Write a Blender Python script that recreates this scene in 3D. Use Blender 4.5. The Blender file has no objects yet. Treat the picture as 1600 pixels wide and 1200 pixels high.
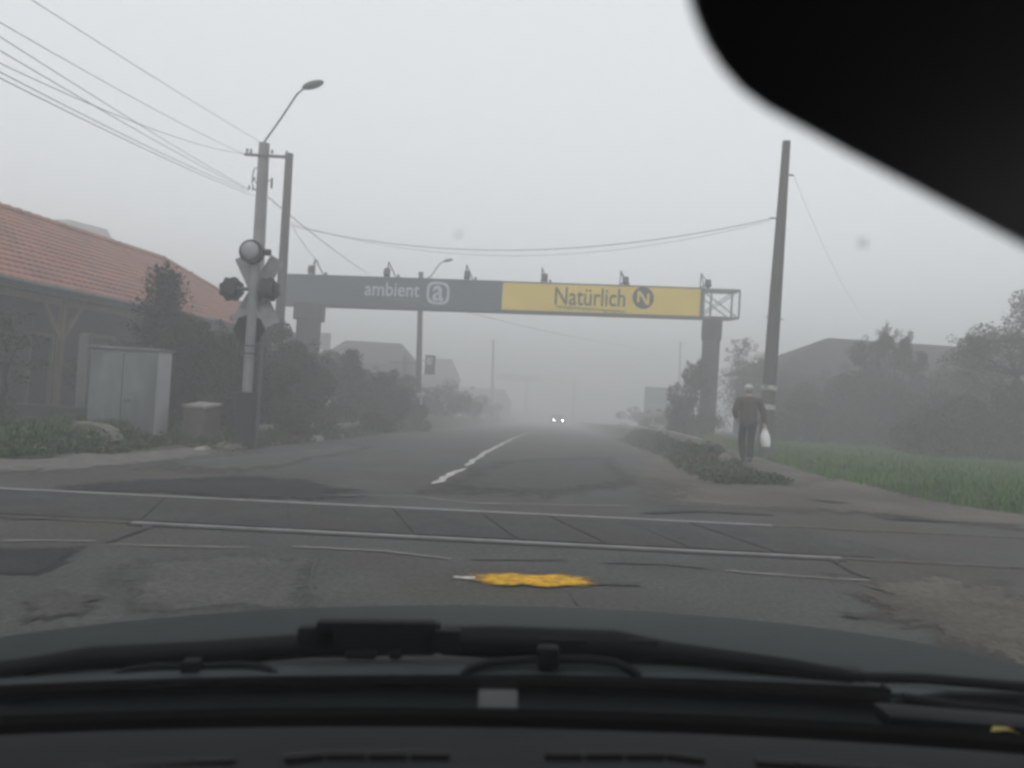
import bpy, bmesh, math, random
from mathutils import Vector, Matrix
random.seed(7)
R = math.radians
S = bpy.context.scene
COL = S.collection

# ------------------------------------------------------------------ camera model
F = 1200.0; RHO = R(3.4); TH = R(0.76); CH = 1.13
def ray(px, py, rho=RHO):
    u = px-800; v = 600-py
    u0 = u*math.cos(rho)-v*math.sin(rho); v0 = u*math.sin(rho)+v*math.cos(rho)
    d = F*math.cos(TH)-v0*math.sin(TH)
    return u0/d, (v0*math.cos(TH)+F*math.sin(TH))/d
def at(px, py, Y):
    """point at depth Y seen at a photo pixel"""
    a, b = ray(px, py); return Vector((a*Y, Y, CH+b*Y))

# ------------------------------------------------------------------ terrain
def sm(t): return 0 if t < 0 else (t*t/8 if t < 4 else t-2)
def rz(Y): return -0.029*(sm(Y-7.5)-sm(Y-140))
def sz(Y): return -0.0135*(sm(Y-11)-sm(Y-140))-0.0155*(sm(Y-45)-sm(Y-140))
def lerp(pts, Y):
    if Y <= pts[0][0]: return pts[0][1]
    for (a, x), (b, y) in zip(pts, pts[1:]):
        if Y <= b: return x+(y-x)*(Y-a)/(b-a)
    return pts[-1][1]
XL = [(-30,-16),(7.2,-16),(7.85,-5.3),(9.8,-4.8),(13.3,-4.6),(28.7,-4.15),(42,-3.4),(300,11.5)]
XR = [(-30,16),(7.6,16),(8.1,6.0),(9.2,3.4),(12.0,3.05),(13.3,3.18),(20.6,4.2),(42,5.6),(300,20.6)]
def hsh(i, s=0):
    x = math.sin(i*12.9898+s*78.233)*43758.5453; return x-math.floor(x)
def n1(t, s=0):
    i = math.floor(t); f = t-i; f = f*f*(3-2*f)
    return hsh(i, s)*(1-f)+hsh(i+1, s)*f-0.5
def sst(t): t = max(0, min(1, t)); return t*t*(3-2*t)
def H(x, Y):
    l = lerp(XL, Y); r = lerp(XR, Y)
    a, b = rz(Y), sz(Y)
    k = sst((x-r)/0.8) if x > r else (sst((l-x)/0.7) if x < l else 0)
    h = a+(b-a)*k
    if x > r and 12.4 < Y < 40: t = (x-r)/1.25; h += .26*sst((Y-14.2)/4)*sst((40-Y)/12)*(sst(t*2.2) if t < .55 else sst((1.25-t)*1.45))
    if k > 0: h += k*0.05*n1(x*0.9+Y*1.3, 3)
    return h

# ------------------------------------------------------------------ mesh builder
class MB:
    def __init__(s): s.v = []; s.f = []
    def add(s, vs, fs):
        o = len(s.v); s.v += [tuple(p) for p in vs]; s.f += [tuple(o+i for i in f) for f in fs]; return s
    def box(s, c, size, M=None, bev=0):
        bm = bmesh.new(); bmesh.ops.create_cube(bm, size=1)
        bmesh.ops.scale(bm, vec=size, verts=bm.verts)
        if bev: bmesh.ops.bevel(bm, geom=bm.edges[:], offset=bev, segments=2, affect='EDGES', profile=0.6)
        if M is not None: bmesh.ops.transform(bm, matrix=M, verts=bm.verts)
        bmesh.ops.translate(bm, vec=c, verts=bm.verts)
        bm.verts.index_update()
        s.add([v.co for v in bm.verts], [[v.index for v in f.verts] for f in bm.faces]); bm.free(); return s
    def bar(s, a, b, w, h=None, up=(0, 0, 1), bev=0):
        a = Vector(a); b = Vector(b); d = (b-a); L = d.length; z = d.normalized()
        up = Vector(up)
        if abs(z.dot(up)) > .98: up = Vector((0, 1, 0))
        x = up.cross(z).normalized(); y = z.cross(x)
        M = Matrix((x, y, z)).transposed().to_4x4()
        return s.box((a+b)/2, (w, h or w, L), M, bev)
    def tube(s, pts, rad, n=8, cap=True):
        pts = [Vector(p) for p in pts]; m = len(pts)
        rr = rad if hasattr(rad, '__len__') else [rad]*m
        o = len(s.v); prev = None
        for i, p in enumerate(pts):
            t = (pts[min(i+1, m-1)]-pts[max(i-1, 0)]).normalized()
            if prev is None:
                ref = Vector((0, 0, 1)) if abs(t.z) < .9 else Vector((1, 0, 0))
                x = t.cross(ref).normalized()
            else: x = (prev-t*prev.dot(t)).normalized()
            prev = x; y = t.cross(x)
            for k in range(n):
                a = 2*math.pi*k/n
                s.v.append(tuple(p+(x*math.cos(a)+y*math.sin(a))*rr[i]))
        for i in range(m-1):
            for k in range(n):
                k2 = (k+1) % n
                s.f.append((o+i*n+k, o+i*n+k2, o+(i+1)*n+k2, o+(i+1)*n+k))
        if cap:
            s.f.append(tuple(o+k for k in range(n))[::-1]); s.f.append(tuple(o+(m-1)*n+k for k in range(n)))
        return s
    def prism(s, poly, t0, t1, o=(0, 0, 0), ex=(1, 0, 0), ey=(0, 0, 1), en=(0, 1, 0)):
        o = Vector(o); ex = Vector(ex); ey = Vector(ey); en = Vector(en); n = len(poly)
        vs = [o+ex*p[0]+ey*p[1]+en*t for t in (t0, t1) for p in poly]
        fs = [tuple(range(n)), tuple(range(2*n-1, n-1, -1))]
        fs += [(i, n+i, n+(i+1) % n, (i+1) % n) for i in range(n)]
        return s.add(vs, fs)
    def disc(s, c, r, axis, t, n=24):
        c = Vector(c); a = Vector(axis).normalized()*t/2
        return s.tube([c-a, c+a], r, n)
    def sphere(s, c, r, sc=(1, 1, 1), nu=14, nv=9, M=None):
        bm = bmesh.new(); bmesh.ops.create_uvsphere(bm, u_segments=nu, v_segments=nv, radius=r)
        bmesh.ops.scale(bm, vec=sc, verts=bm.verts)
        if M is not None: bmesh.ops.transform(bm, matrix=M, verts=bm.verts)
        bmesh.ops.translate(bm, vec=c, verts=bm.verts); bm.verts.index_update()
        s.add([v.co for v in bm.verts], [[v.index for v in f.verts] for f in bm.faces]); bm.free(); return s
    def grid(s, rows):
        o = len(s.v); n = len(rows[0])
        for r in rows: s.v += [tuple(p) for p in r]
        for i in range(len(rows)-1):
            for k in range(n-1):
                s.f.append((o+i*n+k, o+i*n+k+1, o+(i+1)*n+k+1, o+(i+1)*n+k))
        return s
    def build(s, name, m, parent=None, smooth=False, base=None, recalc=True):
        me = bpy.data.meshes.new(name); base = Vector(base) if base is not None else Vector((0, 0, 0))
        if parent is not None and base.length == 0 and not parent.get('local'): base = parent.location.copy()
        me.from_pydata([Vector(p)-base for p in s.v], [], s.f); me.update()
        if recalc:
            bm = bmesh.new(); bm.from_mesh(me); bmesh.ops.recalc_face_normals(bm, faces=bm.faces); bm.to_mesh(me); bm.free()
        me.materials.append(m)
        if smooth:
            for p in me.polygons: p.use_smooth = True
            try: me.set_sharp_from_angle(angle=R(40))
            except Exception: pass
        o = bpy.data.objects.new(name, me); COL.objects.link(o)
        if parent is not None:
            o.parent = parent
            root = parent
            off = Vector((0, 0, 0))
            while root.parent is not None: off = off+root.location; root = root.parent
            if parent.parent is not None and not root.get('local'):
                # sub-part: mesh is stored relative to the thing's base
                me.transform(Matrix.Translation(base-root.location))
        else: o.location = base
        return o

def tag(o, label=None, cat=None, group=None, kind=None):
    if label: o['label'] = label
    if cat: o['category'] = cat
    if group: o['group'] = group
    if kind: o['kind'] = kind
    return o
def thing(name, label, cat, loc, group=None):
    o = bpy.data.objects.new(name, None); COL.objects.link(o); o.location = Vector(loc); o.empty_display_size = .2
    return tag(o, label, cat, group)
def struct(o): o['kind'] = 'structure'; return o

# ------------------------------------------------------------------ materials
def nd(nt, t, **kw):
    n = nt.nodes.new(t)
    for k, v in kw.items():
        if k in n.inputs: n.inputs[k].default_value = v
        else: setattr(n, k, v)
    return n
def mat(name, c1, c2=None, scale=4, rough=.8, metal=0, bump=0, bscale=None, stretch=None, c3=None, scale3=.6, coat=0, detail=6, lo=.35, hi=.65, spec=.5, grain=0):
    m = bpy.data.materials.new(name); m.use_nodes = True; nt = m.node_tree
    b = nt.nodes['Principled BSDF']; b.inputs['Roughness'].default_value = rough; b.inputs['Metallic'].default_value = metal
    b.inputs['Coat Weight'].default_value = coat; b.inputs['Specular IOR Level'].default_value = spec
    c2 = c2 or tuple(x*.75 for x in c1)
    tc = nd(nt, 'ShaderNodeTexCoord'); mp = nd(nt, 'ShaderNodeMapping')
    nt.links.new(tc.outputs['Object'], mp.inputs['Vector'])
    if stretch: mp.inputs['Scale'].default_value = stretch
    no = nd(nt, 'ShaderNodeTexNoise', Scale=scale, Detail=detail, Roughness=.6)
    nt.links.new(mp.outputs[0], no.inputs['Vector'])
    rp = nd(nt, 'ShaderNodeValToRGB'); rp.color_ramp.elements[0].position = lo; rp.color_ramp.elements[1].position = hi
    rp.color_ramp.elements[0].color = (*c2, 1); rp.color_ramp.elements[1].color = (*c1, 1)
    nt.links.new(no.outputs['Fac'], rp.inputs[0]); out = rp.outputs[0]
    if c3:
        n3 = nd(nt, 'ShaderNodeTexNoise', Scale=scale3, Detail=4, Roughness=.55); nt.links.new(mp.outputs[0], n3.inputs['Vector'])
        r3 = nd(nt, 'ShaderNodeValToRGB'); r3.color_ramp.elements[0].position = .45; r3.color_ramp.elements[1].position = .62
        nt.links.new(n3.outputs['Fac'], r3.inputs[0])
        mx = nd(nt, 'ShaderNodeMix', data_type='RGBA'); nt.links.new(r3.outputs[0], mx.inputs[0])
        nt.links.new(out, mx.inputs[6]); mx.inputs[7].default_value = (*c3, 1); out = mx.outputs[2]
    if grain:
        ng = nd(nt, 'ShaderNodeTexNoise', Scale=grain, Detail=3, Roughness=.8); nt.links.new(mp.outputs[0], ng.inputs['Vector'])
        rg = nd(nt, 'ShaderNodeMapRange'); rg.inputs['From Min'].default_value = .3; rg.inputs['From Max'].default_value = .7; rg.inputs['To Min'].default_value = .55; rg.inputs['To Max'].default_value = 1.45
        nt.links.new(ng.outputs['Fac'], rg.inputs['Value'])
        mg = nd(nt, 'ShaderNodeMix', data_type='RGBA', blend_type='MULTIPLY'); mg.inputs[0].default_value = 1; nt.links.new(out, mg.inputs[6]); nt.links.new(rg.outputs[0], mg.inputs[7]); out = mg.outputs[2]
    nt.links.new(out, b.inputs['Base Color'])
    if bump:
        nb = nd(nt, 'ShaderNodeTexNoise', Scale=bscale or scale*4, Detail=5); nt.links.new(mp.outputs[0], nb.inputs['Vector'])
        bp = nd(nt, 'ShaderNodeBump', Strength=bump, Distance=.02); nt.links.new(nb.outputs['Fac'], bp.inputs['Height']); nt.links.new(bp.outputs[0], b.inputs['Normal'])
    return m
def emis(name, c, st):
    m = mat(name, c); b = m.node_tree.nodes['Principled BSDF']
    b.inputs['Emission Color'].default_value = (*c, 1); b.inputs['Emission Strength'].default_value = st; return m
def leafmat(name, c1, c2, c3=None):
    m = mat(name, c1, c2, scale=1.6, rough=.6, c3=c3, scale3=.8, lo=.3, hi=.7, spec=.25)
    return m

M = dict(
 soil=mat('soil', (0.078, 0.066, 0.051), (0.045, 0.042, 0.03), 2.2, .95, bump=.6, c3=(0.03, 0.045, 0.018), scale3=.35),
 asphalt=mat('asphalt', (.096, .095, .092), (.060, .060, .059), .9, .8, bump=.4, bscale=60, c3=(.074, .068, .06), scale3=.4, lo=.3, hi=.7, spec=.12, grain=26, detail=9),
 asphalt_dark=mat('asphalt_dark', (.036, .036, .039), (.025, .025, .028), 1.5, .8, bump=.3, bscale=50, spec=.1, grain=26),
 asphalt_pale=mat('asphalt_pale', (.102, .10, .096), (.074, .073, .07), 1.8, .85, bump=.3, bscale=50, spec=.12, grain=26),
 patch=mat('patch', (.078, .076, .072), (.056, .055, .053), 2.6, .85, bump=.3, bscale=50, spec=.12, grain=26),
 tar=mat('tar', (.02, .02, .02), (.03, .03, .03), 6, .7),
 dirt=mat('dirt', (.155, .14, .12), (.09, .08, .07), 1.4, .95, bump=.7, bscale=18, c3=(.08, .072, .063), scale3=.7, spec=.1, grain=20),
 gravel=mat('gravel', (.15, .142, .128), (.09, .086, .078), 5, .95, bump=.8, bscale=30, grain=24),
 deck=mat('deck', (.060, .060, .058), (.036, .037, .037), 2.4, .75, bump=.3, bscale=40, c3=(.05, .046, .042), scale3=.9, spec=.15, grain=22),
 steel=mat('steel', (.34, .34, .335), (.2, .19, .18), 2, .42, metal=.8, stretch=(3, 14, 14)),
 rust=mat('rust', (.10, .088, .075), (.05, .042, .036), 8, .7),
 yellow_paint=mat('yellow_paint', (.62, .34, .015), (.30, .17, .02), 7, .75, lo=.3, hi=.5, spec=.12, grain=24),
 white_paint=mat('white_paint', (.5, .49, .46), (.2, .19, .18), 7, .7, lo=.35, hi=.55),
 kerb=mat('kerb', (.30, .29, .26), (.17, .16, .14), 4, .9, bump=.5),
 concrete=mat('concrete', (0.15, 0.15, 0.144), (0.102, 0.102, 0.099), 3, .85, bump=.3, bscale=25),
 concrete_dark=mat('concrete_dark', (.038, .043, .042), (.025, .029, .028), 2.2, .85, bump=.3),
 wood=mat('wood', (0.195, 0.1425, 0.09), (0.12, 0.08625, 0.0525), 3, .8, stretch=(6, 6, 1), bump=.3),
 wood_pole=mat('wood_pole', (.125, .115, .106), (.075, .07, .064), 4, .85, stretch=(8, 8, .6), bump=.4),
 wall_grey=mat('wall_grey', (.04, .04, .043), (.03, .03, .032), 1.5, .9, bump=.2),
 wall_pale=mat('wall_pale', (.26, .25, .24), (.2, .19, .18), 1.2, .9),
 dark_glass=mat('dark_glass', (.02, .022, .025), rough=.15),
 fascia=mat('fascia', (0.063, 0.0665, 0.0595), rough=.7),
 roof_dark=mat('roof_dark', (.028, .024, .022), (.018, .016, .015), 2.5, .85, bump=.4, stretch=(1, 1, 5)),
 roof_far=mat('roof_far', (0.18, 0.171, 0.162), (0.135, 0.126, 0.117), 2, .85),
 steel_white=mat('steel_white', (0.252, 0.259, 0.266), (0.175, 0.182, 0.189), 4, .6),
 steel_grey=mat('steel_grey', (0.119, 0.1225, 0.126), (0.077, 0.0805, 0.084), 5, .55, metal=.3),
 black_metal=mat('black_metal', (.018, .019, .02), (.028, .028, .028), 6, .55),
 black_base=mat('black_base', (0.018, 0.018, 0.0204), (0.012, 0.012, 0.0132), 5, .8),
 sign_back=mat('sign_back', (.33, .335, .34), (.23, .235, .24), 5, .55, metal=.1),
 lens=mat('lens', (.34, .35, .36), (.26, .27, .28), 3, .35),
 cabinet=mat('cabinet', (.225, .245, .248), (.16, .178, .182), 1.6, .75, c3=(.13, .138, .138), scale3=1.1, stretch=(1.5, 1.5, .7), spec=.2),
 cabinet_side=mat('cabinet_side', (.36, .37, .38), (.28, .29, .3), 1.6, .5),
 brick=mat('brick', (.115, .10, .085), (.075, .065, .055), 6, .9, bump=.4),
 navy=mat('navy', (.075, .095, .115), (.062, .08, .1), 1.2, .45),
 yellow=mat('yellow', (.86, .64, .08), (.80, .58, .06), .8, .5),
 letter_pale=mat('letter_pale', (0.55, 0.616, 0.682), rough=.5),
 print_brown=mat('print_brown', (.34, .26, .06), rough=.5),
 letter_dark=mat('letter_dark', (.03, .03, .028), rough=.5),
 truss=mat('truss', (0.176, 0.188, 0.192), (0.12, 0.128, 0.132), 5, .5, metal=.3),
 bark=mat('bark', (0.054, 0.045, 0.036), (0.03, 0.0258, 0.021), 6, .95, stretch=(4, 4, 1), bump=.5),
 leaf_dark=leafmat('leaf_dark', (.030, .037, .018), (.009, .013, .008), (.05, .046, .02)),
 leaf_mid=leafmat('leaf_mid', (0.04675, 0.05775, 0.0275), (0.022, 0.03025, 0.0165), (0.055, 0.0495, 0.0275)),
 leaf_fir=leafmat('leaf_fir', (0.015, 0.025, 0.015), (0.007, 0.013, 0.009)),
 leaf_autumn=leafmat('leaf_autumn', (.105, .085, .06), (.055, .05, .034), (.075, .08, .045)),
 grass=leafmat('grass', (.085, .20, .03), (.04, .10, .018), (.10, .15, .04)),
 grass_dark=leafmat('grass_dark', (.052, .082, .026), (.026, .042, .014), (.07, .068, .03)),
 weed=leafmat('weed', (.06, .125, .03), (.024, .06, .016), (.05, .075, .025)),
 pole_concrete=mat('pole_concrete', (.24, .24, .235), (.16, .16, .157), 3, .85, bump=.3, bscale=25),
 rock=mat('rock', (.19, .175, .145), (.11, .1, .083), 4, .95, bump=.7),
 wire=mat('wire', (.03, .03, .032), rough=.7),
 jacket=mat('jacket', (.085, .072, .055), (.055, .047, .037), 9, .9, bump=.5, bscale=12),
 trousers=mat('trousers', (0.0132, 0.0144, 0.018), (0.0096, 0.0108, 0.0132), 9, .9, bump=.2),
 skin=mat('skin', (.5, .31, .23), (.42, .25, .19), 8, .6),
 hair=mat('hair', (.25, .24, .23), (.16, .155, .15), 30, .8),
 cap=mat('cap', (.48, .49, .5), (.38, .39, .4), 10, .85),
 bag=mat('bag', (.95, .95, .95), (.88, .88, .88), 9, .4, bump=.4, bscale=14),
 shoe=mat('shoe', (.015, .015, .016), rough=.5),
 car_paint=mat('car_paint', (.009, .016, .0175), (.0065, .012, .0135), 2, .5, spec=.16, bump=.03, bscale=40),
 car_far=mat('car_far', (.12, .125, .13), rough=.35, coat=.4),
 dash=mat('dash', (.0095, .0102, .0106), (.0065, .007, .0075), 160, .75, bump=.25, bscale=300, spec=.16),
 trim=mat('trim', (.0042, .0055, .006), (.003, .0042, .0045), 20, .6, spec=.14),
 sheen_grey=mat('sheen_grey', (.045, .053, .055), (.032, .039, .041), 9, .6, stretch=(.4, 3, 3), spec=.25),  # lighter grey, sky reflection put into the colour
 cowl=mat('cowl', (.012, .016, .0175), (.008, .011, .012), 14, .6, stretch=(.3, 3, 3), spec=.2),
 rubber=mat('rubber', (.003, .003, .003), rough=.8, spec=.05),
 vent=mat('vent', (.004, .004, .004), rough=.8),
 grey_patch=mat('grey_patch', (.07, .072, .076), (.06, .062, .064), 20, .6),
 leaf_yellow=mat('leaf_yellow', (.42, .34, .08), (.25, .2, .05), 40, .7),
 tyre=mat('tyre', (.015, .015, .015), rough=.8),
 headlight=emis('headlight', (1, .98, .92), 60),
 speck=mat('speck', (.1, .1, .1), rough=.9),
 mirror_dark=mat('mirror_dark', (.012, .012, .013), rough=.45),
 green_sheet=mat('green_sheet', (.12, .19, .18), (.09, .15, .14), 1.5, .7),
 fence=mat('fence', (0.035, 0.0375, 0.04), (0.0225, 0.025, 0.0275), 2, .85, stretch=(6, 6, 1)),
)
def soft(m):
    n = m.copy(); n.name = m.name+'_worn'; nt = n.node_tree; b = nt.nodes['Principled BSDF']
    at_ = nd(nt, 'ShaderNodeAttribute', attribute_name='edge'); tc = nd(nt, 'ShaderNodeTexCoord'); no = nd(nt, 'ShaderNodeTexNoise', Scale=5.0, Detail=8, Roughness=.7)
    nt.links.new(tc.outputs['Object'], no.inputs['Vector'])
    ad = nd(nt, 'ShaderNodeMath', operation='MULTIPLY_ADD'); ad.inputs[1].default_value = .9; nt.links.new(no.outputs['Fac'], ad.inputs[0]); nt.links.new(at_.outputs['Fac'], ad.inputs[2])
    mr = nd(nt, 'ShaderNodeMapRange', interpolation_type='SMOOTHSTEP'); mr.inputs['From Min'].default_value = .42; mr.inputs['From Max'].default_value = .82; nt.links.new(ad.outputs[0], mr.inputs['Value']); nt.links.new(mr.outputs[0], b.inputs['Alpha'])
    return n
SOFT = {}
# tile roof: colour varies from tile to tile
def tilemat():
    m = mat('roof_tile', (.38, .135, .085), (.19, .078, .055), 1.6, .8, c3=(.26, .14, .115), scale3=5)
    return m
M['tile'] = tilemat()
# mirror glass
def gloss(name, c, r):
    m = mat(name, c, c, rough=r, metal=1); return m
M['mirror_glass'] = mat('mirror_glass', (.006, .006, .007), (.005, .005, .006), rough=.35)
# windscreen: clear, with a weak reflection
wm = bpy.data.materials.new('windscreen_glass'); wm.use_nodes = True; nt = wm.node_tree; nt.nodes.clear()
o_ = nd(nt, 'ShaderNodeOutputMaterial'); mx = nd(nt, 'ShaderNodeMixShader'); tr = nd(nt, 'ShaderNodeBsdfTransparent'); gl = nd(nt, 'ShaderNodeBsdfGlossy', Roughness=.02)
lw = nd(nt, 'ShaderNodeLayerWeight', Blend=.5); pw = nd(nt, 'ShaderNodeMath', operation='POWER'); pw.inputs[1].default_value = 4
fr = nd(nt, 'ShaderNodeMath', operation='MULTIPLY_ADD'); fr.inputs[1].default_value = .35; fr.inputs[2].default_value = .02
nt.links.new(lw.outputs['Facing'], pw.inputs[0]); nt.links.new(pw.outputs[0], fr.inputs[0])
tr.inputs[0].default_value = (.97, .98, .98, 1)
nt.links.new(fr.outputs[0], mx.inputs[0]); nt.links.new(tr.outputs[0], mx.inputs[1]); nt.links.new(gl.outputs[0], mx.inputs[2]); nt.links.new(mx.outputs[0], o_.inputs[0])
M['glass'] = wm
sm_ = M['speck']; nt = sm_.node_tree; b_ = nt.nodes['Principled BSDF']; b_.inputs['Alpha'].default_value = .16

# ------------------------------------------------------------------ ground and road
def frange(a, b, s):
    o = []; x = a
    while x < b-1e-6: o.append(x); x += s
    return o
xs = [-260, -140, -80, -50, -35, -26, -20, -17]+frange(-15, 15, .3)+[15, 17, 20, 26, 35, 50, 80, 140, 260]
ys = [-60, -30, -15, -5]+frange(0, 34, .35)+frange(34, 70, 1)+frange(70, 160, 4)+[160, 190, 240, 320, 400]
g = MB().grid([[(x, y, H(x, y)-.035) for x in xs] for y in ys])
struct(g.build('ground', M['soil'], smooth=True))

def strip(name, Ys, fl, fr_, dz, m, nx=10, jit=0, seed=0):
    rows = []
    for Y in Ys:
        l = fl(Y)+jit*n1(Y*1.7, seed)+jit*.6*n1(Y*5, seed+1); r = fr_(Y)+jit*n1(Y*1.9, seed+2)+jit*.6*n1(Y*5.5, seed+4)
        rows.append([(l+(r-l)*k/nx, Y, H(l+(r-l)*k/nx, Y)+dz) for k in range(nx+1)])
    return struct(MB().grid(rows).build(name, m, smooth=True))
DZ = [0]
def blob(name, pts, dz, m, jag=.08, seed=0, sub=10):
    DZ[0] += 1; dz = dz+.0007*DZ[0]
    """flat irregular sheet on the ground, outline through points"""
    n = len(pts); out = []
    cx = sum(p[0] for p in pts)/n; cy = sum(p[1] for p in pts)/n
    for i in range(n):
        a = pts[i]; b = pts[(i+1) % n]
        for k in range(sub):
            t = k/sub; q = i*sub+k; x = a[0]+(b[0]-a[0])*t-cx; y = a[1]+(b[1]-a[1])*t-cy; d = math.hypot(x, y)+1e-6
            f = max(.3, 1+min(jag, d*.6)*(n1(q*.7, seed)+.7*n1(q*2.3, seed+5))/d); out.append((cx+x*f, cy+y*f))
    out.sort(key=lambda p: math.atan2(p[1]-cy, p[0]-cx))
    mb = MB(); vs = [(cx, cy, H(cx, cy)+dz)]
    K = 4
    for j in range(1, K+1):
        for p in out:
            x = cx+(p[0]-cx)*j/K; y = cy+(p[1]-cy)*j/K; vs.append((x, y, H(x, y)+dz))
    N = len(out); fs = [(0, 1+i, 1+(i+1) % N) for i in range(N)]
    for j in range(K-1):
        for i in range(N):
            i2 = (i+1) % N; fs.append((1+j*N+i, 1+(j+1)*N+i, 1+(j+1)*N+i2, 1+j*N+i2))
    mb.add(vs, fs)
    if 1:
        if m.name not in SOFT: SOFT[m.name] = soft(m)
        m = SOFT[m.name]
    o = mb.build(name, m, smooth=True, recalc=False)
    ea = o.data.attributes.new('edge', 'FLOAT', 'POINT')
    for i in range(len(vs)): ea.data[i].value = 1.0 if i == 0 else 1-((i-1)//N+1)/K
    return struct(o)

def G(px, py):
    """photo pixel to ground point (used to read off positions of marks on the road)"""
    a, b = ray(px, py); lo, hi = .5, 400
    for _ in range(60):
        mid = (lo+hi)/2
        if CH+b*mid > rz(mid): lo = mid
        else: hi = mid
    return (a*lo, lo)

near = frange(-8, 12, .25)
strip('road', near+frange(12, 60, .5)+frange(60, 300, 4), lambda Y: lerp(XL, Y), lambda Y: lerp(XR, Y), 0, M['asphalt'], 16, .12, 1)
# far side: paler worn half beside the left edge, dirt shoulder on the right
strip('shoulder', frange(9, 40, .4), lambda Y: lerp([(9, 2.9), (12, 2.2), (14, 2.5), (20.6, 3.7), (40, 5.3)], Y), lambda Y: lerp(XR, Y)+.06, .006, M['dirt'], 4, .35, 21)
blob('gravel_apron', [G(-260, 715), G(0, 720), G(180, 712), G(380, 700), G(400, 706), G(250, 724), G(100, 741), G(0, 743), G(-260, 741)], .008, M['gravel'], .3, 5)
blob('dirt_verge', [G(1010, 745), G(1100, 757), G(1230, 762), G(1330, 752), G(1480, 785), G(1700, 812), G(1900, 860), G(1600, 832), G(1400, 812), G(1215, 800), G(1000, 790), G(950, 765)], .008, M['dirt'], .35, 8)
blob('asphalt_patch', [G(0, 770), G(180, 752), G(380, 742), G(520, 752), G(590, 780), G(480, 785), G(120, 768)], .004, M['asphalt_dark'], .3, 11)
blob('asphalt_patch', [G(-60, 856), G(140, 853), G(110, 880), G(60, 905), G(-60, 900)], .004, M['asphalt_dark'], .04, 13)
blob('asphalt_patch', [G(200, 870), G(400, 862), G(490, 872), G(500, 885), G(483, 920), G(495, 965), G(200, 970), G(130, 905)], .004, M['asphalt_pale'], .12, 15)
blob('asphalt_patch', [G(210, 724), G(420, 708), G(560, 692), G(600, 697), G(430, 735), G(330, 745), G(200, 735)], .004, M['asphalt_pale'], .35, 17)
blob('asphalt_patch', [G(640, 772), G(760, 720), G(960, 712), G(1000, 760), G(860, 785)], .004, M['patch'], .4, 18)
blob('dirt_patch', [G(1340, 905), G(1460, 890), G(1620, 930), G(1800, 1010), G(1650, 1080), G(1450, 1000), G(1330, 950)], .004, M['dirt'], .3, 19)
blob('asphalt_patch', [G(20, 940), G(100, 922), G(165, 938), G(130, 965), G(40, 975)], .004, M['patch'], .08, 23)
for i, p in enumerate([(1330, 965, .10, .06), (1298, 788, .36, .12), (1300, 902, .2, .03), (1420, 813, .5, .1), (1300, 745+8, .01, .01), (1562, 913, .12, .03)]):
    c = G(p[0], p[1])
    blob('dark_stain', [(c[0]-p[2], c[1]+p[3]*.3), (c[0], c[1]+p[3]), (c[0]+p[2], c[1]-p[3]*.2), (c[0], c[1]-p[3])], .013, M['patch'] if i == 0 else M['asphalt_dark'], .05, 30+i, 6)
def crack(name, pix, w, m, dz=.009, seed=0):
    pts = []
    for (a, b) in zip(pix, pix[1:]):
        A = G(*a); B = G(*b)
        for k in range(8): t = k/8; pts.append((A[0]+(B[0]-A[0])*t, A[1]+(B[1]-A[1])*t))
    pts.append(G(*pix[-1])); rows = []
    for i, p in enumerate(pts):
        q = pts[min(i+1, len(pts)-1)]; r = pts[max(i-1, 0)]
        d = Vector((q[0]-r[0], q[1]-r[1])).normalized(); nn = Vector((-d.y, d.x))
        ww = w*(.7+.9*abs(n1(i*.8, seed)))*(.35 if i in (0, len(pts)-1) else 1); off = w*.6*n1(i*1.1, seed+1)
        c = Vector(p)+nn*off
        rows.append([(*(c-nn*ww/2), H(c.x, c.y)+dz), (*(c+nn*ww/2), H(c.x, c.y)+dz)])
    return struct(MB().grid(rows).build(name, m))
crack('road_crack', [(0, 846), (150, 847)], .03, M['kerb'], .010, 1)
crack('road_crack', [(165, 848), (210, 832), (232, 822)], .07, M['tar'], .010, 2)
crack('road_crack', [(170, 852), (300, 856), (390, 857)], .025, M['kerb'], .010, 3)
crack('road_crack', [(455, 855), (600, 863), (705, 875)], .035, M['kerb'], .010, 4)
crack('road_crack', [(730, 875), (820, 876), (885, 876)], .035, M['tar'], .010, 5)
crack('road_crack', [(940, 880), (1040, 883), (1110, 890)], .04, M['tar'], .010, 6)
crack('road_crack', [(1130, 893), (1250, 902), (1362, 909)], .03, M['kerb'], .010, 7)
crack('road_crack', [(1225, 832), (1275, 865), (1340, 898), (1362, 906)], .05, M['tar'], .012, 8)
crack('road_crack', [(495, 872), (488, 890), (482, 915), (492, 935)], .016, M['asphalt_pale'], .010, 9)
crack('road_crack', [(1000, 803), (1100, 800), (1210, 806)], .1, M['asphalt_dark'], .012, 10)
crack('road_crack', [(1380, 812), (1480, 816), (1600, 822)], .1, M['asphalt_dark'], .012, 11)
crack('road_crack', [(500, 775), (640, 776), (740, 788), (990, 792)], .04, M['kerb'], .012, 14)
crack('road_crack', [(890, 925), (905, 948)], .018, M['asphalt_pale'], .010, 12)

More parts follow.
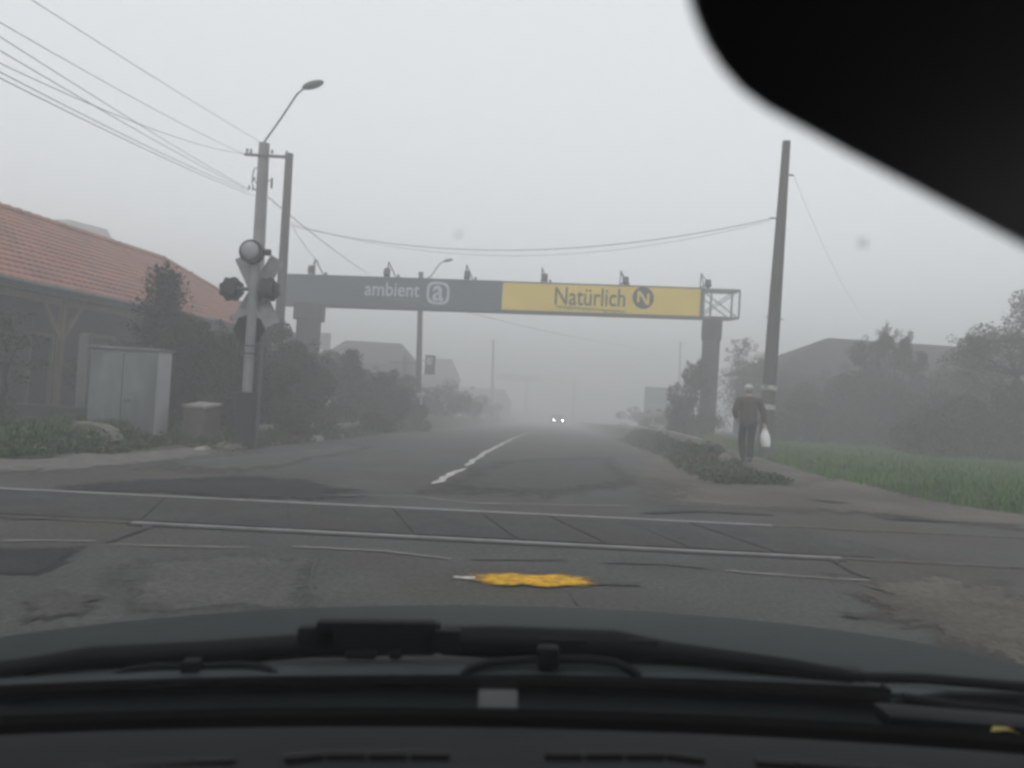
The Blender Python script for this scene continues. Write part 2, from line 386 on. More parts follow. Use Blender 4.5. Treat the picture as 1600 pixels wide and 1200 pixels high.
# rails and crossing deck
def gp(px, py): p = G(px, py); return Vector((p[0], p[1], 0))
fa, fb = gp(0, 765), gp(1190, 822); na, nb = gp(0, 808), gp(1270, 872)
fd = (fb-fa).normalized(); ndv = (nb-na).normalized()
def zline(p, d, s): return p+d*s
def rail(name, a, d, s0, s1, label):
    t = thing(name, label, 'rail', a+d*((s0+s1)/2), 'rails of the level crossing')
    A = a+d*s0; B = a+d*s1; n = Vector((-d.y, d.x, 0))
    dz_ = Vector((0, 0, -.008))
    mb = MB(); mb.bar(A+dz_, B+dz_, .05, .05, bev=.006); mb.build('rail_head', M['steel'], t, True)
    mb = MB(); mb.bar(A-n*.06+Vector((0, 0, -.012)), B-n*.06+Vector((0, 0, -.012)), .05, .045); mb.build('flangeway', M['tar'], t)
    for q0, q1 in ((-26, s0), (s1, 26)):
        if q1 > q0: MB().bar(a+d*q0+dz_*1.3, a+d*q1+dz_*1.3, .045, .05, bev=.006).build('rusty_rail', M['rust'], t, True)
rail('railway_rail', fa, fd, -12, 7.15, 'shiny steel rail set in the road, the farther of the two')
rail('railway_rail', na, ndv, .95, 6.35, 'shiny steel rail set in the road, the nearer of the two')
# panels between and outside the rails (one sheet with real joints)
def deck():
    mb = MB()
    cuts = [-1.0, 1.1, 2.2, 3.15, 3.95, 4.65, 5.3, 6.0, 6.8]
    for a, b in zip(cuts, cuts[1:]):
        q = []
        for s, t in ((a+.012, .06), (b-.012, .06), (b-.012, .94), (a+.012, .94)):
            lo = na+ndv*(s-.1); hi = fa+fd*(s+.25+.12*hsh(int(s*10)))
            q.append(lo+(hi-lo)*t)
        n = 6
        rows = []
        for j in range(n+1):
            rows.append([(*(q[0]+(q[3]-q[0])*j/n+((q[1]+(q[2]-q[1])*j/n)-(q[0]+(q[3]-q[0])*j/n))*k/n).xy, .016+.004*n1(a*3+k, 2)) for k in range(n+1)])
        mb.grid(rows)
        e = [rows[0][0], rows[0][-1], rows[-1][-1], rows[-1][0]]
        for (p1, p2) in zip(e, e[1:]+e[:1]):
            mb.add([p1, p2, (p2[0], p2[1], -.02), (p1[0], p1[1], -.02)], [(0, 1, 2, 3)])
    return struct(mb.build('crossing_deck', M['deck'], recalc=False))
deck()
mb = MB()
q = [na+ndv*(-1.2), na+ndv*7.2, fa+fd*7.4, fa+fd*(-1.0)]
mb.add([(*p.xy, .006) for p in q], [(0, 1, 2, 3)]); struct(mb.build('crossing_bed', M['patch']))
crack('road_crack', [(0, 812), (130, 812), (260, 820)], .05, M['tar'], .012, 41)
crack('road_crack', [(1240, 868), (1400, 878), (1600, 888)], .05, M['tar'], .012, 42)
# paint
def grow(P, k):
    x = sum(p[0] for p in P)/len(P); y = sum(p[1] for p in P)/len(P); return [(x+(p[0]-x)*k, y+(p[1]-y)*(k+.12)) for p in P]
yp = [G(733, 902), G(752, 900), G(800, 900.5), G(832, 903), G(870, 901.5), G(905, 905), G(922, 906), G(918, 910), G(930, 914), G(908, 919), G(880, 917.5), G(850, 920), G(815, 915.5), G(795, 917.5), G(768, 916), G(762, 912), G(742, 909), G(750, 906)]
blob('yellow_road_marking', grow(yp, 1.12), .004, M['yellow_paint'], .02, 51, 3)
crack('road_marking', [(708, 905), (742, 904)], .06, M['white_paint'], .010, 52)
crack('dark_stain', [(905, 912), (960, 913), (1000, 915.5)], .1, M['patch'], .010, 53)
crack('road_marking', [(676, 757), (718, 735)], .12, M['white_paint'], .012, 55)
crack('road_marking', [(716, 738), (727, 732)], .07, M['white_paint'], .012, 56)
crack('road_marking', [(728, 729), (745, 717), (765, 704), (800, 686), (822, 677)], .13, M['white_paint'], .012, 57)
# path on the right, beyond the crossing
strip('path', frange(10.5, 34, .4), lambda Y: lerp([(10.5, 4.4), (12.3, 4.55), (16, 5.0), (20, 5.4), (34, 6.6)], Y), lambda Y: lerp([(10.5, 5.6), (12.3, 5.65), (15, 5.85), (20, 6.3), (34, 7.5)], Y), -.012, M['dirt'], 5, .15, 61)

# ------------------------------------------------------------------ plants
def leaves(mb, c, rad, n, size, rnd, shell=.55):
    for _ in range(n):
        while True:
            p = Vector((rnd.uniform(-1, 1), rnd.uniform(-1, 1), rnd.uniform(-1, 1)))
            l = p.length
            if l <= 1 and (l > shell or rnd.random() < .35): break
        pos = Vector((c[0]+p.x*rad[0], c[1]+p.y*rad[1], c[2]+p.z*rad[2]))
        s = size*rnd.uniform(.6, 1.4)
        a = Vector((rnd.gauss(0, 1), rnd.gauss(0, 1), rnd.gauss(0, 1)-.3)).normalized()*s
        b = a.cross(Vector((rnd.gauss(0, 1), rnd.gauss(0, 1), rnd.gauss(0, 1)))).normalized()*s*.45
        mb.add([pos-a*.5, pos+b*.5, pos+a*.5, pos-b*.5], [(0, 1, 2, 3)])
def limb(mb, a, b, r0, r1, rnd, n=5):
    a = Vector(a); b = Vector(b); pts = []; L = (b-a).length
    for i in range(n+1):
        t = i/n; j = .06*L*math.sin(t*math.pi)
        pts.append(a+(b-a)*t+Vector((rnd.uniform(-j, j), rnd.uniform(-j, j), 0)))
    mb.tube(pts, [r0+(r1-r0)*i/n for i in range(n+1)], 7); return pts
def plant(name, label, cat, base, blobs, lm, size=.09, dens=900, trunk=.08, seed=1, group=None, twigs=0):
    """trunk with limbs into each leaf clump; the crown is many leaf-sized faces in uneven clumps"""
    size *= .62; dens *= 2.3
    rnd = random.Random(seed); t = thing(name, label, cat, base, group); base = Vector(base)
    tb = MB(); cb = MB()
    top = max(b[2] for b in blobs); cx = sum(b[0] for b in blobs)/len(blobs); cy = sum(b[1] for b in blobs)/len(blobs)
    mid = base+Vector((cx*.5, cy*.5, top*.55))
    limb(tb, base-Vector((0, 0, .1)), mid, trunk, trunk*.6, rnd)
    for (x, y, z, rx, ry, rz_) in blobs:
        c = base+Vector((x, y, z))
        limb(tb, mid if z > top*.5 else base+Vector((0, 0, .05)), c, trunk*.5, trunk*.12, rnd)
        nsub = 6
        for k in range(nsub):
            d = Vector((rnd.gauss(0, .5), rnd.gauss(0, .5), rnd.gauss(0, .5)))
            cc = c+Vector((d.x*rx, d.y*ry, d.z*rz_)); f = rnd.uniform(.4, .75)
            leaves(cb, cc, (rx*f, ry*f, rz_*f), int(dens*rx*rz_*f*1.1)+20, size, rnd)
        for k in range(twigs):
            d = Vector((rnd.gauss(0, .6), rnd.gauss(0, .6), abs(rnd.gauss(.5, .5)))).normalized()
            e = c+Vector((d.x*rx, d.y*ry, d.z*rz_))*rnd.uniform(1.05, 1.5)
            limb(tb, c, e, trunk*.14, trunk*.05, rnd, 3)
            leaves(cb, e, (.16*rx+.05, .16*ry+.05, .16*rz_+.05), 30, size, rnd, 0)
    tb.build('trunk', M['bark'], t, True); cb.build('crown', M[lm], t, recalc=False)
    return t
def conifer(name, label, base, h, r, lm, seed=1, size=.1, n=2600, group=None):
    rnd = random.Random(seed); base = Vector(base); t = thing(name, label, 'conifer', base, group)
    tb = MB(); limb(tb, base-Vector((0, 0, .1)), base+Vector((0, 0, h*.97)), r*.12, .012, rnd)
    cb = MB()
    nb = 120
    for q in range(nb):
        k = (q+rnd.random())/nb; z = h*(.05+.93*k); a = q*2.4+rnd.uniform(-.5, .5); ln = (r*(1-k)**.85+.06)*rnd.uniform(.55, 1.25)
        d = Vector((math.cos(a), math.sin(a), rnd.uniform(-.25, .35)+.55*k)); p0 = base+Vector((0, 0, z))
        tb.tube([p0, p0+d*ln], [.018*(1-k)+.005, .003], 4)
        for _ in range(int(n/nb*(.35+1.1*(1-k)))):
            u = rnd.random()**.7; sp = .05+.10*r*(1-.5*u)
            p = p0+d*ln*u+Vector((rnd.gauss(0, sp), rnd.gauss(0, sp), rnd.gauss(0, sp*.6))); s = size*rnd.uniform(.6, 1.4)
            e = (d+Vector((rnd.gauss(0, .5), rnd.gauss(0, .5), rnd.gauss(0, .5)))).normalized()*s
            b = e.cross(Vector((rnd.gauss(0, 1), rnd.gauss(0, 1), rnd.gauss(0, 1)))).normalized()*s*.35
            cb.add([p-e*.5, p+b*.5, p+e*.5, p-b*.5], [(0, 1, 2, 3)])
    tb.build('trunk', M['bark'], t, True); cb.build('crown', M[lm], t, recalc=False); return t
def gz(p, dz=-.035): return Vector((p[0], p[1], H(p[0], p[1])+dz))
def blades(name, n, pick, h0, h1, w, m, seed, lean=.35, leafy=0):
    rnd = random.Random(seed); mb = MB()
    for _ in range(n):
        p = pick(rnd)
        if p is None: continue
        x, y, sc = p
        for k in range(rnd.randint(3, 6)):
            xx = x+rnd.gauss(0, .07); yy = y+rnd.gauss(0, .07); z = H(xx, yy)-.05
            h = rnd.uniform(h0, h1)*sc; a = rnd.uniform(0, 6.283); lx, ly = math.cos(a)*lean*h, math.sin(a)*lean*h
            ww = w*rnd.uniform(.7, 1.3); px_, py_ = -math.sin(a)*ww, math.cos(a)*ww
            mb.add([(xx-px_, yy-py_, z), (xx+px_, yy+py_, z), (xx+lx*.4+px_*.7, yy+ly*.4+py_*.7, z+h*.65), (xx+lx*.4-px_*.7, yy+ly*.4-py_*.7, z+h*.65), (xx+lx, yy+ly, z+h)],
                   [(0, 1, 2, 3), (3, 2, 4)])
            if leafy and rnd.random() < leafy:
                leaves(mb, (xx+lx*.5, yy+ly*.5, z+h*.6), (.09, .09, .1), 4, .09, rnd, 0)
    o = mb.build(name, m, recalc=False); o['kind'] = 'stuff'; return o

def pick_right(rnd):
    Y = 9.3+24*rnd.random()**1.4
    l = lerp([(9.3, 7.0), (10.5, 6.25), (12.3, 5.75), (15, 5.95), (20, 6.4), (34, 7.6)], Y)+.15*n1(Y*2, 77)
    X = l+ (4+Y*.42)*rnd.random()**1.1
    return X, Y, .55+.6*(.5+n1(X*.9, 5))*1.0+.35*min(1, (X-l)/.8)
blades('grass', 22000, pick_right, .09, .24, .011, M['grass'], 3)
def pick_bank(rnd):
    Y = 12.2+24*rnd.random()**1.5; r = lerp(XR, Y)
    if Y < 13.3: r = 3.4
    w = lerp([(12.2, 1.0), (16, 1.1), (20, .9), (36, .7)], Y)
    return r+.05+w*rnd.random(), Y, (.7+.6*n1(Y*1.5, 9))*(.55+.45*sst((Y-14.5)/3))
blades('bank_weeds', 4200, pick_bank, .09, .22, .012, M['grass_dark'], 5, .6, .25)
def pick_left(rnd):
    px_ = rnd.uniform(-120, 190); b = lerp([(-120, 722), (0, 722), (60, 716), (120, 706), (190, 700)], px_); t = lerp([(-120, 640), (60, 655), (120, 672), (190, 690)], px_)
    a = G(px_, rnd.uniform(t, b-3)); Y = min(a[1], 16)
    return a[0], Y, .7+.7*n1(a[0]*2.3, 4)
blades('weeds', 2600, pick_left, .16, .42, .016, M['weed'], 6, .45, .8)
def pick_left_bank(rnd):
    Y = 10.5+22*rnd.random(); l = lerp(XL, Y)
    if Y < 13.2: return l-.9-1.2*rnd.random(), Y, .6
    return l-.15-1.5*rnd.random(), Y, .7+.5*n1(Y, 2)
blades('verge_weeds', 4200, pick_left_bank, .08, .24, .013, M['grass_dark'], 8, .5, .35)
def pick_left_back(rnd):
    Y = 12+18*rnd.random(); return lerp(XL, Y)-1.5-5*rnd.random(), Y, .8
blades('rough_grass', 2600, pick_left_back, .12, .3, .014, M['grass_dark'], 9, .4, .3)

def P(px, py, Y): return at(px, py, Y)
def foot(px, Y):
    """ground point under a photo column at depth Y"""
    x = at(px, 640, Y).x; return gz((x, Y))
SH = 'shrubs behind the crossing signal'
def shrub(label, px, Y, blobs, lm='leaf_dark', seed=1, dens=1900, size=.12, group=SH, twigs=7, name='shrub'):
    return plant(name, label, 'shrub', foot(px, Y), blobs, lm, size, dens, .05, seed, group, twigs)
conifer('conifer', 'tall pointed dark conifer beside the grey cabinet, top reaching the red roof', foot(246, 16.5), 3.5, 1.2, 'leaf_fir', 3, .10, 15000)
shrub('wide dark shrub between the grey cabinet and the brick box', 300, 16.3, [(-.2, 0, .7, .8, .6, .7), (.35, .1, .9, .8, .6, .8), (.1, .3, 1.5, .8, .6, .7), (.6, .2, 1.6, .6, .6, .5)], seed=4)
shrub('shrub directly behind the crossing signal post', 370, 18, [(-.4, 0, .8, .8, .6, .8), (.3, 0, .7, .8, .6, .7), (-.3, .2, 1.7, .7, .6, .6), (.4, .2, 1.5, .7, .6, .5)], seed=5)
shrub('dense shrub behind the two tall poles', 438, 21, [(-.4, 0, .8, .9, .7, .8), (.4, .2, .9, .9, .7, .8), (0, .2, 1.8, .8, .7, .6), (.5, 0, 1.6, .5, .6, .6)], seed=6)
shrub('olive shrub in front of the left gantry column', 488, 26, [(-.5, 0, .7, .9, .7, .7), (.4, 0, .7, .9, .7, .7), (.1, .1, 1.5, .8, .7, .7), (-.5, .1, 2.0, .5, .6, .5)], 'leaf_dark', 7)
HB = 'dark bushes in the overgrown garden before the red-roofed house'
for k, (px, Y, hh, lab) in enumerate([(225, 19, 1.9, 'dark garden bush seen above the grey cabinet'), (285, 19.5, 2.3, 'tall dark garden bush right of the conifer by the cabinet'), (345, 21, 2.1, 'dark garden bush just left of the signal post, below the roof corner'), (405, 24, 2.2, 'dark garden bush between the signal post and the lamp pole foot'), (455, 27.5, 2.1, 'dark garden bush at the foot of the left gantry column'), (520, 33, 2.3, 'dark garden bush before the grey hip-roofed house'), (575, 36, 2.0, 'dark garden bush behind the rounded shrub')]):
    shrub(lab, px, Y, [(-.6, 0, hh*.4, 1.0, .7, hh*.42), (.6, 0, hh*.38, 1.0, .7, hh*.42), (0, .2, hh*.78, .9, .7, hh*.3), (.5, .1, hh*.7, .6, .6, hh*.3)], 'leaf_dark', 70+k, 1300, .15, HB, 3)
conifer('conifer', 'slim dark conifer right of the left gantry column', foot(543, 27), 2.55, .9, 'leaf_fir', 8, .10, 12000)
shrub('rounded shrub right of the slim conifer', 590, 28, [(-.5, 0, .7, .8, .7, .7), (.5, 0, .6, .8, .7, .6), (0, .2, 1.2, .7, .6, .5), (.2, .1, 1.6, .35, .4, .35)], 'leaf_dark', 9)
shrub('low shrub at the end of the hedge, before the farther lamp pole', 625, 32, [(-.4, 0, .6, .8, .7, .6), (.4, 0, .5, .7, .7, .5), (0, .1, 1.2, .6, .6, .5)], 'leaf_dark', 10)
shrub('small leafy sapling under the roof edge at the far left', 4, 12.5, [(-.1, 0, 1.8, .35, .3, .25), (.1, .1, 1.5, .4, .3, .25), (-.2, 0, .6, .4, .3, .5)], 'leaf_mid', 11, 500, .09, None, 2)
shrub('low brushy plants by the foot of the signal', 420, 17, [(-.5, 0, .25, .7, .5, .3), (.5, 0, .3, .8, .5, .35), (0, .2, .7, .5, .4, .35)], 'leaf_mid', 12, 1200, .09, SH, 2)
shrub('low brown undergrowth in front of the brick box', 318, 12.6, [(-.3, 0, .05, .45, .3, .13), (.3, 0, .03, .45, .3, .12)], 'leaf_autumn', 13, 700, .06, None, 2)
shrub('pale dry bush behind the left kerb stones', 500, 21, [(-.5, 0, .3, .7, .5, .35), (.4, 0, .35, .7, .5, .35), (1.2, .3, .3, .7, .5, .3)], 'leaf_mid', 14, 1200, .09, SH, 2)
# right side
shrub('dark bush hugging the foot of the right gantry column', 1082, 31.5, [(-.35, 0, .8, .8, .6, .8), (.3, -.2, .5, .8, .5, .5), (-.2, .1, 1.9, .6, .5, .7), (.15, .1, 2.6, .4, .4, .5)], 'leaf_dark', 15, 800, .15, None, 14)
plant('tree', 'thin brown-leaved tree right of the gantry column, behind the person', 'tree', foot(1160, 37), [(-.5, 0, 2.4, .9, .7, .8), (.6, .2, 2.6, .9, .7, .8), (0, 0, 3.4, .8, .7, .6), (.1, .1, 1.4, 1.2, .8, .9), (-.2, 0, 4.2, .5, .5, .5), (.75, 0, 3.4, .45, .4, .5)], 'leaf_autumn', .13, 230, .08, 16, None, 12)
plant('tree', 'bushy dark tree before the hipped roof, right of the wooden pole', 'tree', foot(1375, 30), [(-.6, 0, 1.6, 1.1, .9, 1.1), (.6, 0, 1.5, 1.2, .9, 1.1), (0, .2, 2.8, 1.2, .9, .9), (-.75, .2, 3.6, .45, .5, .6), (.05, .1, 4.1, .35, .4, .7), (.75, .1, 3.9, .35, .4, .7), (1.2, .1, 3.4, .4, .4, .5), (0, 0, .6, 1.6, .9, .6)], 'leaf_dark', .13, 1000, .12, 17, None, 9)
plant('tree', 'large pale autumn tree at the right picture edge', 'tree', foot(1580, 24), [(-.9, 0, 3.0, 1.0, 1, .8), (.6, 0, 3.2, 1.2, 1, .9), (-.2, .2, 3.9, 1.0, 1, .7), (.7, .2, 4.6, .8, .8, .7), (-1.3, 0, 3.5, .5, .6, .4), (0, 0, 1.8, 1.3, 1, .9), (1.2, 0, 5.2, .6, .6, .6), (1.8, 0, 3.5, 1, .8, 1)], 'leaf_autumn', .12, 560, .16, 18, None, 9)
shrub('broad dark shrub under the pale autumn tree', 1540, 23, [(-1.2, 0, .6, 1.1, .7, .7), (0, 0, .8, 1.2, .7, .9), (1.1, 0, .7, 1.1, .7, .8), (.2, .2, 1.6, 1.1, .7, .8)], 'leaf_dark', 19, 1400, .14, None, 5)
shrub('dark shrub between the two right-hand trees', 1455, 27, [(-.9, 0, .6, .9, .7, .7), (.5, 0, .8, 1.1, .7, .9), (0, .2, 1.7, .9, .7, .7)], 'leaf_dark', 20, 1400, .14, None, 5)
shrub('low shrub against the board fence beside the wooden pole', 1270, 29, [(-.9, 0, .5, .9, .7, .6), (.5, 0, .6, 1.1, .7, .7), (0, .2, 1.2, .9, .7, .5)], 'leaf_dark', 28, 1400, .14, None, 5)

for k, (px, Y, hh, lab) in enumerate([(1235, 32, 2.3, 'dark bush beside the wooden pole, under the hip of the dark roof'), (1310, 31.5, 2.7, 'dark bush under the ridge end of the dark roof'), (1440, 31.5, 3.0, 'tall dark bush right of the bushy tree, against the dark roof'), (1500, 30, 2.8, 'dark bush left of the pale autumn tree, against the dark roof')]):
    shrub(lab, px, Y, [(-.7, 0, hh*.4, 1.1, .7, hh*.42), (.7, 0, hh*.38, 1.1, .7, hh*.42), (0, .2, hh*.76, 1.0, .7, hh*.3), (.6, .1, hh*.7, .6, .6, hh*.3)], 'leaf_dark', 140+k, 900, .14, 'bushes along the board fence on the right', 6)

# ------------------------------------------------------------------ left house with the red roof
Z_E = 3.0
e1 = Vector((-11.4, 11.5, Z_E)); e2 = Vector((-9.06, 31.6, Z_E)); ed = (e2-e1).normalized(); en = Vector((-ed.y, ed.x, 0))  # en points away from the road
hw = 3.55; zr = 5.3; hipl = 3.9
house = thing('house', 'low house with a hipped red tile roof and a timber porch', 'house', (e1.x-hw, (e1.y+e2.y)/2, sz(18)))
L = (e2-e1).length
ra = e1+en*hw+Vector((0, 0, zr-Z_E)); rb = e1+ed*(L-hipl)+en*hw+Vector((0, 0, zr-Z_E)); rb.z = zr
def courses(mb, A, B, C, D, n, lip=.03, wave=.23):
    """stepped, rippled tile courses on the quad A-B (eave) C-D (ridge)"""
    A, B, C, D = map(Vector, (A, B, C, D)); nrm = (B-A).cross(D-A).normalized()
    if nrm.z < 0: nrm = -nrm
    for i in range(n):
        t0, t1 = i/n, (i+1)/n
        p0, p1 = A+(D-A)*t0, B+(C-B)*t0; q0, q1 = A+(D-A)*t1, B+(C-B)*t1
        m = max(2, int((p1-p0).length/(wave/4)))
        r0 = []; r1 = []; r2 = []
        for k in range(m+1):
            s = k/m; P0 = p0+(p1-p0)*s; Q0 = q0+(q1-q0)*s
            al = (P0-A).dot((B-A).normalized()); wv = .012*math.sin(2*math.pi*al/wave)
            r0.append(P0-nrm*.005); r1.append(P0+nrm*(lip+wv)); r2.append(Q0+nrm*(wv*.6))
        mb.grid([r0, r1, r2])
mb = MB()
courses(mb, e1, e2, rb, ra, 15)
courses(mb, e2, e2+en*2*hw, rb, rb, 15)
b1, b2 = e1+en*2*hw, e2+en*2*hw
courses(mb, b2, b1, ra, rb, 15)
roof = mb.build('roof', M['tile'], house, recalc=False)
mb = MB(); k = 44
for i in range(k):
    a = ra+(rb-ra)*i/k; b = ra+(rb-ra)*(i+.93)/k
    mb.tube([a+Vector((0, 0, .0)), b+Vector((0, 0, .03))], [.10, .12], 8)
for i in range(22):
    a = rb+(e2-rb)*i/22; b = rb+(e2-rb)*(i+.93)/22
    mb.tube([a+Vector((0, 0, .03)), b+Vector((0, 0, .01))], [.09, .11], 8)
mb.build('ridge_cap', M['tile'], roof, True, base=house.location)
mb = MB(); mb.bar(e1-en*.02-Vector((0, 0, .1)), e2-en*.02-Vector((0, 0, .1)), .04, .18); mb.bar(e2-Vector((0, 0, .1))+ed*.02, b2-Vector((0, 0, .1))+ed*.02, .04, .18)
mb.build('fascia', M['fascia'], house)
mb = MB(); mb.tube([e1-en*.1-Vector((0, 0, .06)), e2-en*.1-Vector((0, 0, .06))], .06, 8); mb.build('gutter', M['steel_grey'], house, True)
mb = MB(); mb.add([e1-Vector((0, 0, .2)), e2-Vector((0, 0, .2)), b2-Vector((0, 0, .2)), b1-Vector((0, 0, .2))], [(0, 1, 2, 3)]); mb.build('soffit', M['wood'], house)
def hpt(s, o, z): p = e1+ed*s+en*o; return Vector((p.x, p.y, z))
wb = -.3; set_ = 1.9
mb = MB()
def wallseg(mb, a, b, z0, z1, t=.25):
    mb.bar((a.x, a.y, (z0+z1)/2), (b.x, b.y, (z0+z1)/2), z1-z0, t, up=(0, 0, 1)) if False else mb.prism([(0, z0), ((b-a).length, z0), ((b-a).length, z1), (0, z1)], 0, t, (a.x, a.y, 0), (b-a).normalized(), (0, 0, 1), Vector((-(b-a).y, (b-a).x, 0)).normalized())
def pxof(p):
    d = Vector(p)-Vector((0, 0, CH)); v = (d.z*math.cos(TH)-d.y*math.sin(TH)); w = d.y*math.cos(TH)+d.z*math.sin(TH); u0 = d.x/w*F; v0 = v/w*F
    return 800+u0*math.cos(RHO)+v0*math.sin(RHO)
def s_at(px, o): return min((abs(pxof(hpt(q/20, o, 1.0))-px), q/20) for q in range(400))[1]
sd0, sd1 = s_at(40, set_), s_at(76, set_)
opens = [(sd0, sd1, wb, 1.95), (sd1+1.2, sd1+2.6, 1.0, 2.1), (sd1+4.6, sd1+6, 1.0, 2.1)]
s = .2
for (a, b, z0, z1) in opens:
    wallseg(mb, hpt(s, set_, 0), hpt(a, set_, 0), wb, 2.8)
    if z0 > wb: wallseg(mb, hpt(a, set_, 0), hpt(b, set_, 0), wb, z0)
    wallseg(mb, hpt(a, set_, 0), hpt(b, set_, 0), z1, 2.8); s = b
wallseg(mb, hpt(s, set_, 0), hpt(L-.6, set_, 0), wb, 2.8)
wallseg(mb, hpt(L-.6, set_, 0), hpt(L-.6, 2*hw-.4, 0), wb, 2.8); wallseg(mb, hpt(.2, 2*hw-.4, 0), hpt(.2, set_, 0), wb, 2.8)
mb.build('wall', M['wall_grey'], house)
for i, (a, b, z0, z1) in enumerate(opens):
    nm = 'door' if i == 0 else 'window'
    fb_ = MB()
    for p, q in ((hpt(a, set_-.01, z0), hpt(a, set_-.01, z1)), (hpt(b, set_-.01, z0), hpt(b, set_-.01, z1)), (hpt(a, set_-.01, z1), hpt(b, set_-.01, z1)), (hpt(a, set_-.01, max(z0, .02)), hpt(b, set_-.01, max(z0, .02)))):
        fb_.bar(p, q, .09, .09)
    o = fb_.build(nm, M['wood'], house)
    pb = MB(); wallseg(pb, hpt(a, set_+.1, 0), hpt(b, set_+.1, 0), z0, z1, .03); pb.build('panel' if i == 0 else 'pane', M['trim'] if i == 0 else M['dark_glass'], o, base=house.location)
def ypost(s):
    mb = MB(); p = hpt(s, .35, -.25); top = hpt(s, .35, 2.8)
    mb.bar(p, top, .13, .13, bev=.01)
    for dd in (-1, 1):
        mb.bar(hpt(s, .35, 1.75), hpt(s+dd*.75, .35, 2.78), .1, .1, bev=.01)
    mb.build('porch_post', M['wood'], house)
# the post in view stands under the eave at photo column 90
sp0 = s_at(90, .35)
for s0 in (sp0-4.2, sp0, sp0+4.2, sp0+8.4):
    ypost(s0)
mb = MB(); mb.bar(hpt(.3, .35, 2.7), hpt(L-.4, .35, 2.7), .12, .16); mb.build('porch_beam', M['wood'], house)

# building whose roof shows above the ridge
p = at(112, 352, 58)
bt = thing('house', 'pale house with a grey roof showing above the red ridge', 'house', (p.x, 58, sz(58)))
mb = MB(); mb.box((p.x, 61, (p.z-1.6+sz(58))/2), (9, 5, p.z-1.6-sz(58))); mb.build('wall', M['wall_pale'], bt)
qa, qb, qc, qd = at(40, 375, 58), at(168, 371, 58), at(166, 358, 60), at(108, 343, 60)
mb = MB(); lo_ = Vector((0, 0, -2.2)); mb.add([qa, qb, qc, qd, at(40, 343, 60), qa+lo_+Vector((0, 4, 0)), qb+lo_+Vector((0, 4, 0))], [(0, 1, 2, 3, 4), (0, 5, 6, 1), (1, 6, 2), (0, 4, 5), (4, 3, 2, 6, 5)]); mb.build('roof', M['roof_far'], bt)

# ------------------------------------------------------------------ things on the left verge
c0 = foot(200, 13.3); c0.z = at(200, 688, 13.3).z
cab = thing('utility_cabinet', 'grey-green two-door metal cabinet on the left verge', 'cabinet', c0)
W_, D_, Hh = 1.2, .45, 1.52
rot = Matrix.Rotation(R(-3), 4, 'Z')
def cl(x, y, z): return c0+rot@Vector((x, y, z))
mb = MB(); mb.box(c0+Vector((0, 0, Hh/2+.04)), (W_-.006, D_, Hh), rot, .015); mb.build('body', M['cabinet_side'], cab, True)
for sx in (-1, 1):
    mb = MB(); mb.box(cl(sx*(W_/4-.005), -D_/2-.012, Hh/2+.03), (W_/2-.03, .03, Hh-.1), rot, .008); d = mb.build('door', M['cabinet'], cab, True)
    if sx == 1:
        mb = MB(); mb.box(cl(.09, -D_/2-.04, Hh*.46), (.12, .03, .03), rot, .006); mb.build('handle', M['steel_grey'], d, base=cab.location)
mb = MB(); mb.box(cl(0, -.02, Hh+.06), (W_+.05, D_+.1, .045), rot, .01); mb.build('top_cover', M['cabinet'], cab, True)
mb = MB(); mb.box(c0+Vector((0, 0, -.05)), (W_-.1, D_-.05, .2), rot); mb.build('plinth', M['concrete_dark'], cab)

p = foot(126, 15.2); t = tag(MB().box(p+Vector((0, 0, .9)), (.2, .16, 1.95), None, .015).build('concrete_post', M['concrete'], base=p), 'pale square concrete post left of the grey cabinet', 'post')
def rockmesh(c, r, seed, flat=1):
    rnd = random.Random(seed); bm = bmesh.new(); bmesh.ops.create_icosphere(bm, subdivisions=2, radius=1)
    for v in bm.verts:
        f = 1+rnd.uniform(-.16, .16); v.co = Vector((v.co.x*r[0]*f, v.co.y*r[1]*f, v.co.z*r[2]*f))
    bm.verts.index_update(); mb = MB().add([v.co+Vector(c) for v in bm.verts], [[v.index for v in f.verts] for f in bm.faces]); bm.free(); return mb
p = at(152, 684, 11.9)
mb = MB(); o = p+Vector((0, 0, .04))
poly = [(-.36, -.12), (.3, -.2), (.34, -.08), (.2, .1), (.05, .16), (-.32, .18)]
mb.prism(poly, -.18, .2, o, (1, 0, -.05), (0, .25, 1)); tag(mb.build('boulder', M['rock'], base=p), 'pale flat-faced boulder leaning in front of the grey cabinet', 'rock')
p = foot(313, 13.6); p.z = at(313, 684, 13.6).z
bx = thing('brick_box', 'small brown brick box with a pale slanted lid beside the cabinet', 'box', p)
MB().box(p+Vector((0, .05, .25)), (.46, .42, .54), Matrix.Rotation(R(-18), 4, 'Z'), .01).build('body', M['brick'], bx)
MB().box(p+Vector((0, .05, .575)), (.5, .46, .05), Matrix.Rotation(R(-18), 4, 'Z')@Matrix.Rotation(R(7), 4, 'X'), .01).build('lid', M['kerb'], bx)
p = gz((-9.2, 14.6)); 
tag(MB().box(p+Vector((0, 0, .2)), (2.6, .3, .5), None, .02).build('low_wall', M['concrete_dark'], base=p), 'low dark concrete wall under the porch post, far left', 'wall')
for i, Y in enumerate([12.4, 13.3, 13.6, 15.4, 15.75, 18.0, 18.5, 20.9, 24]):
    x = lerp(XL, Y)-.25+.12*n1(Y*3, 8); c = gz((x, Y), -.03)
    big = .7+.9*hsh(i, 4)
    tag(rockmesh(c, (.13*big, (.16+.2*hsh(i, 9))*big, .09*big), 60+i).build('kerb_stone', M['rock' if i % 3 else 'kerb'], base=c), 'broken pale stone at the left road edge', 'stone', 'stones along the left road edge')
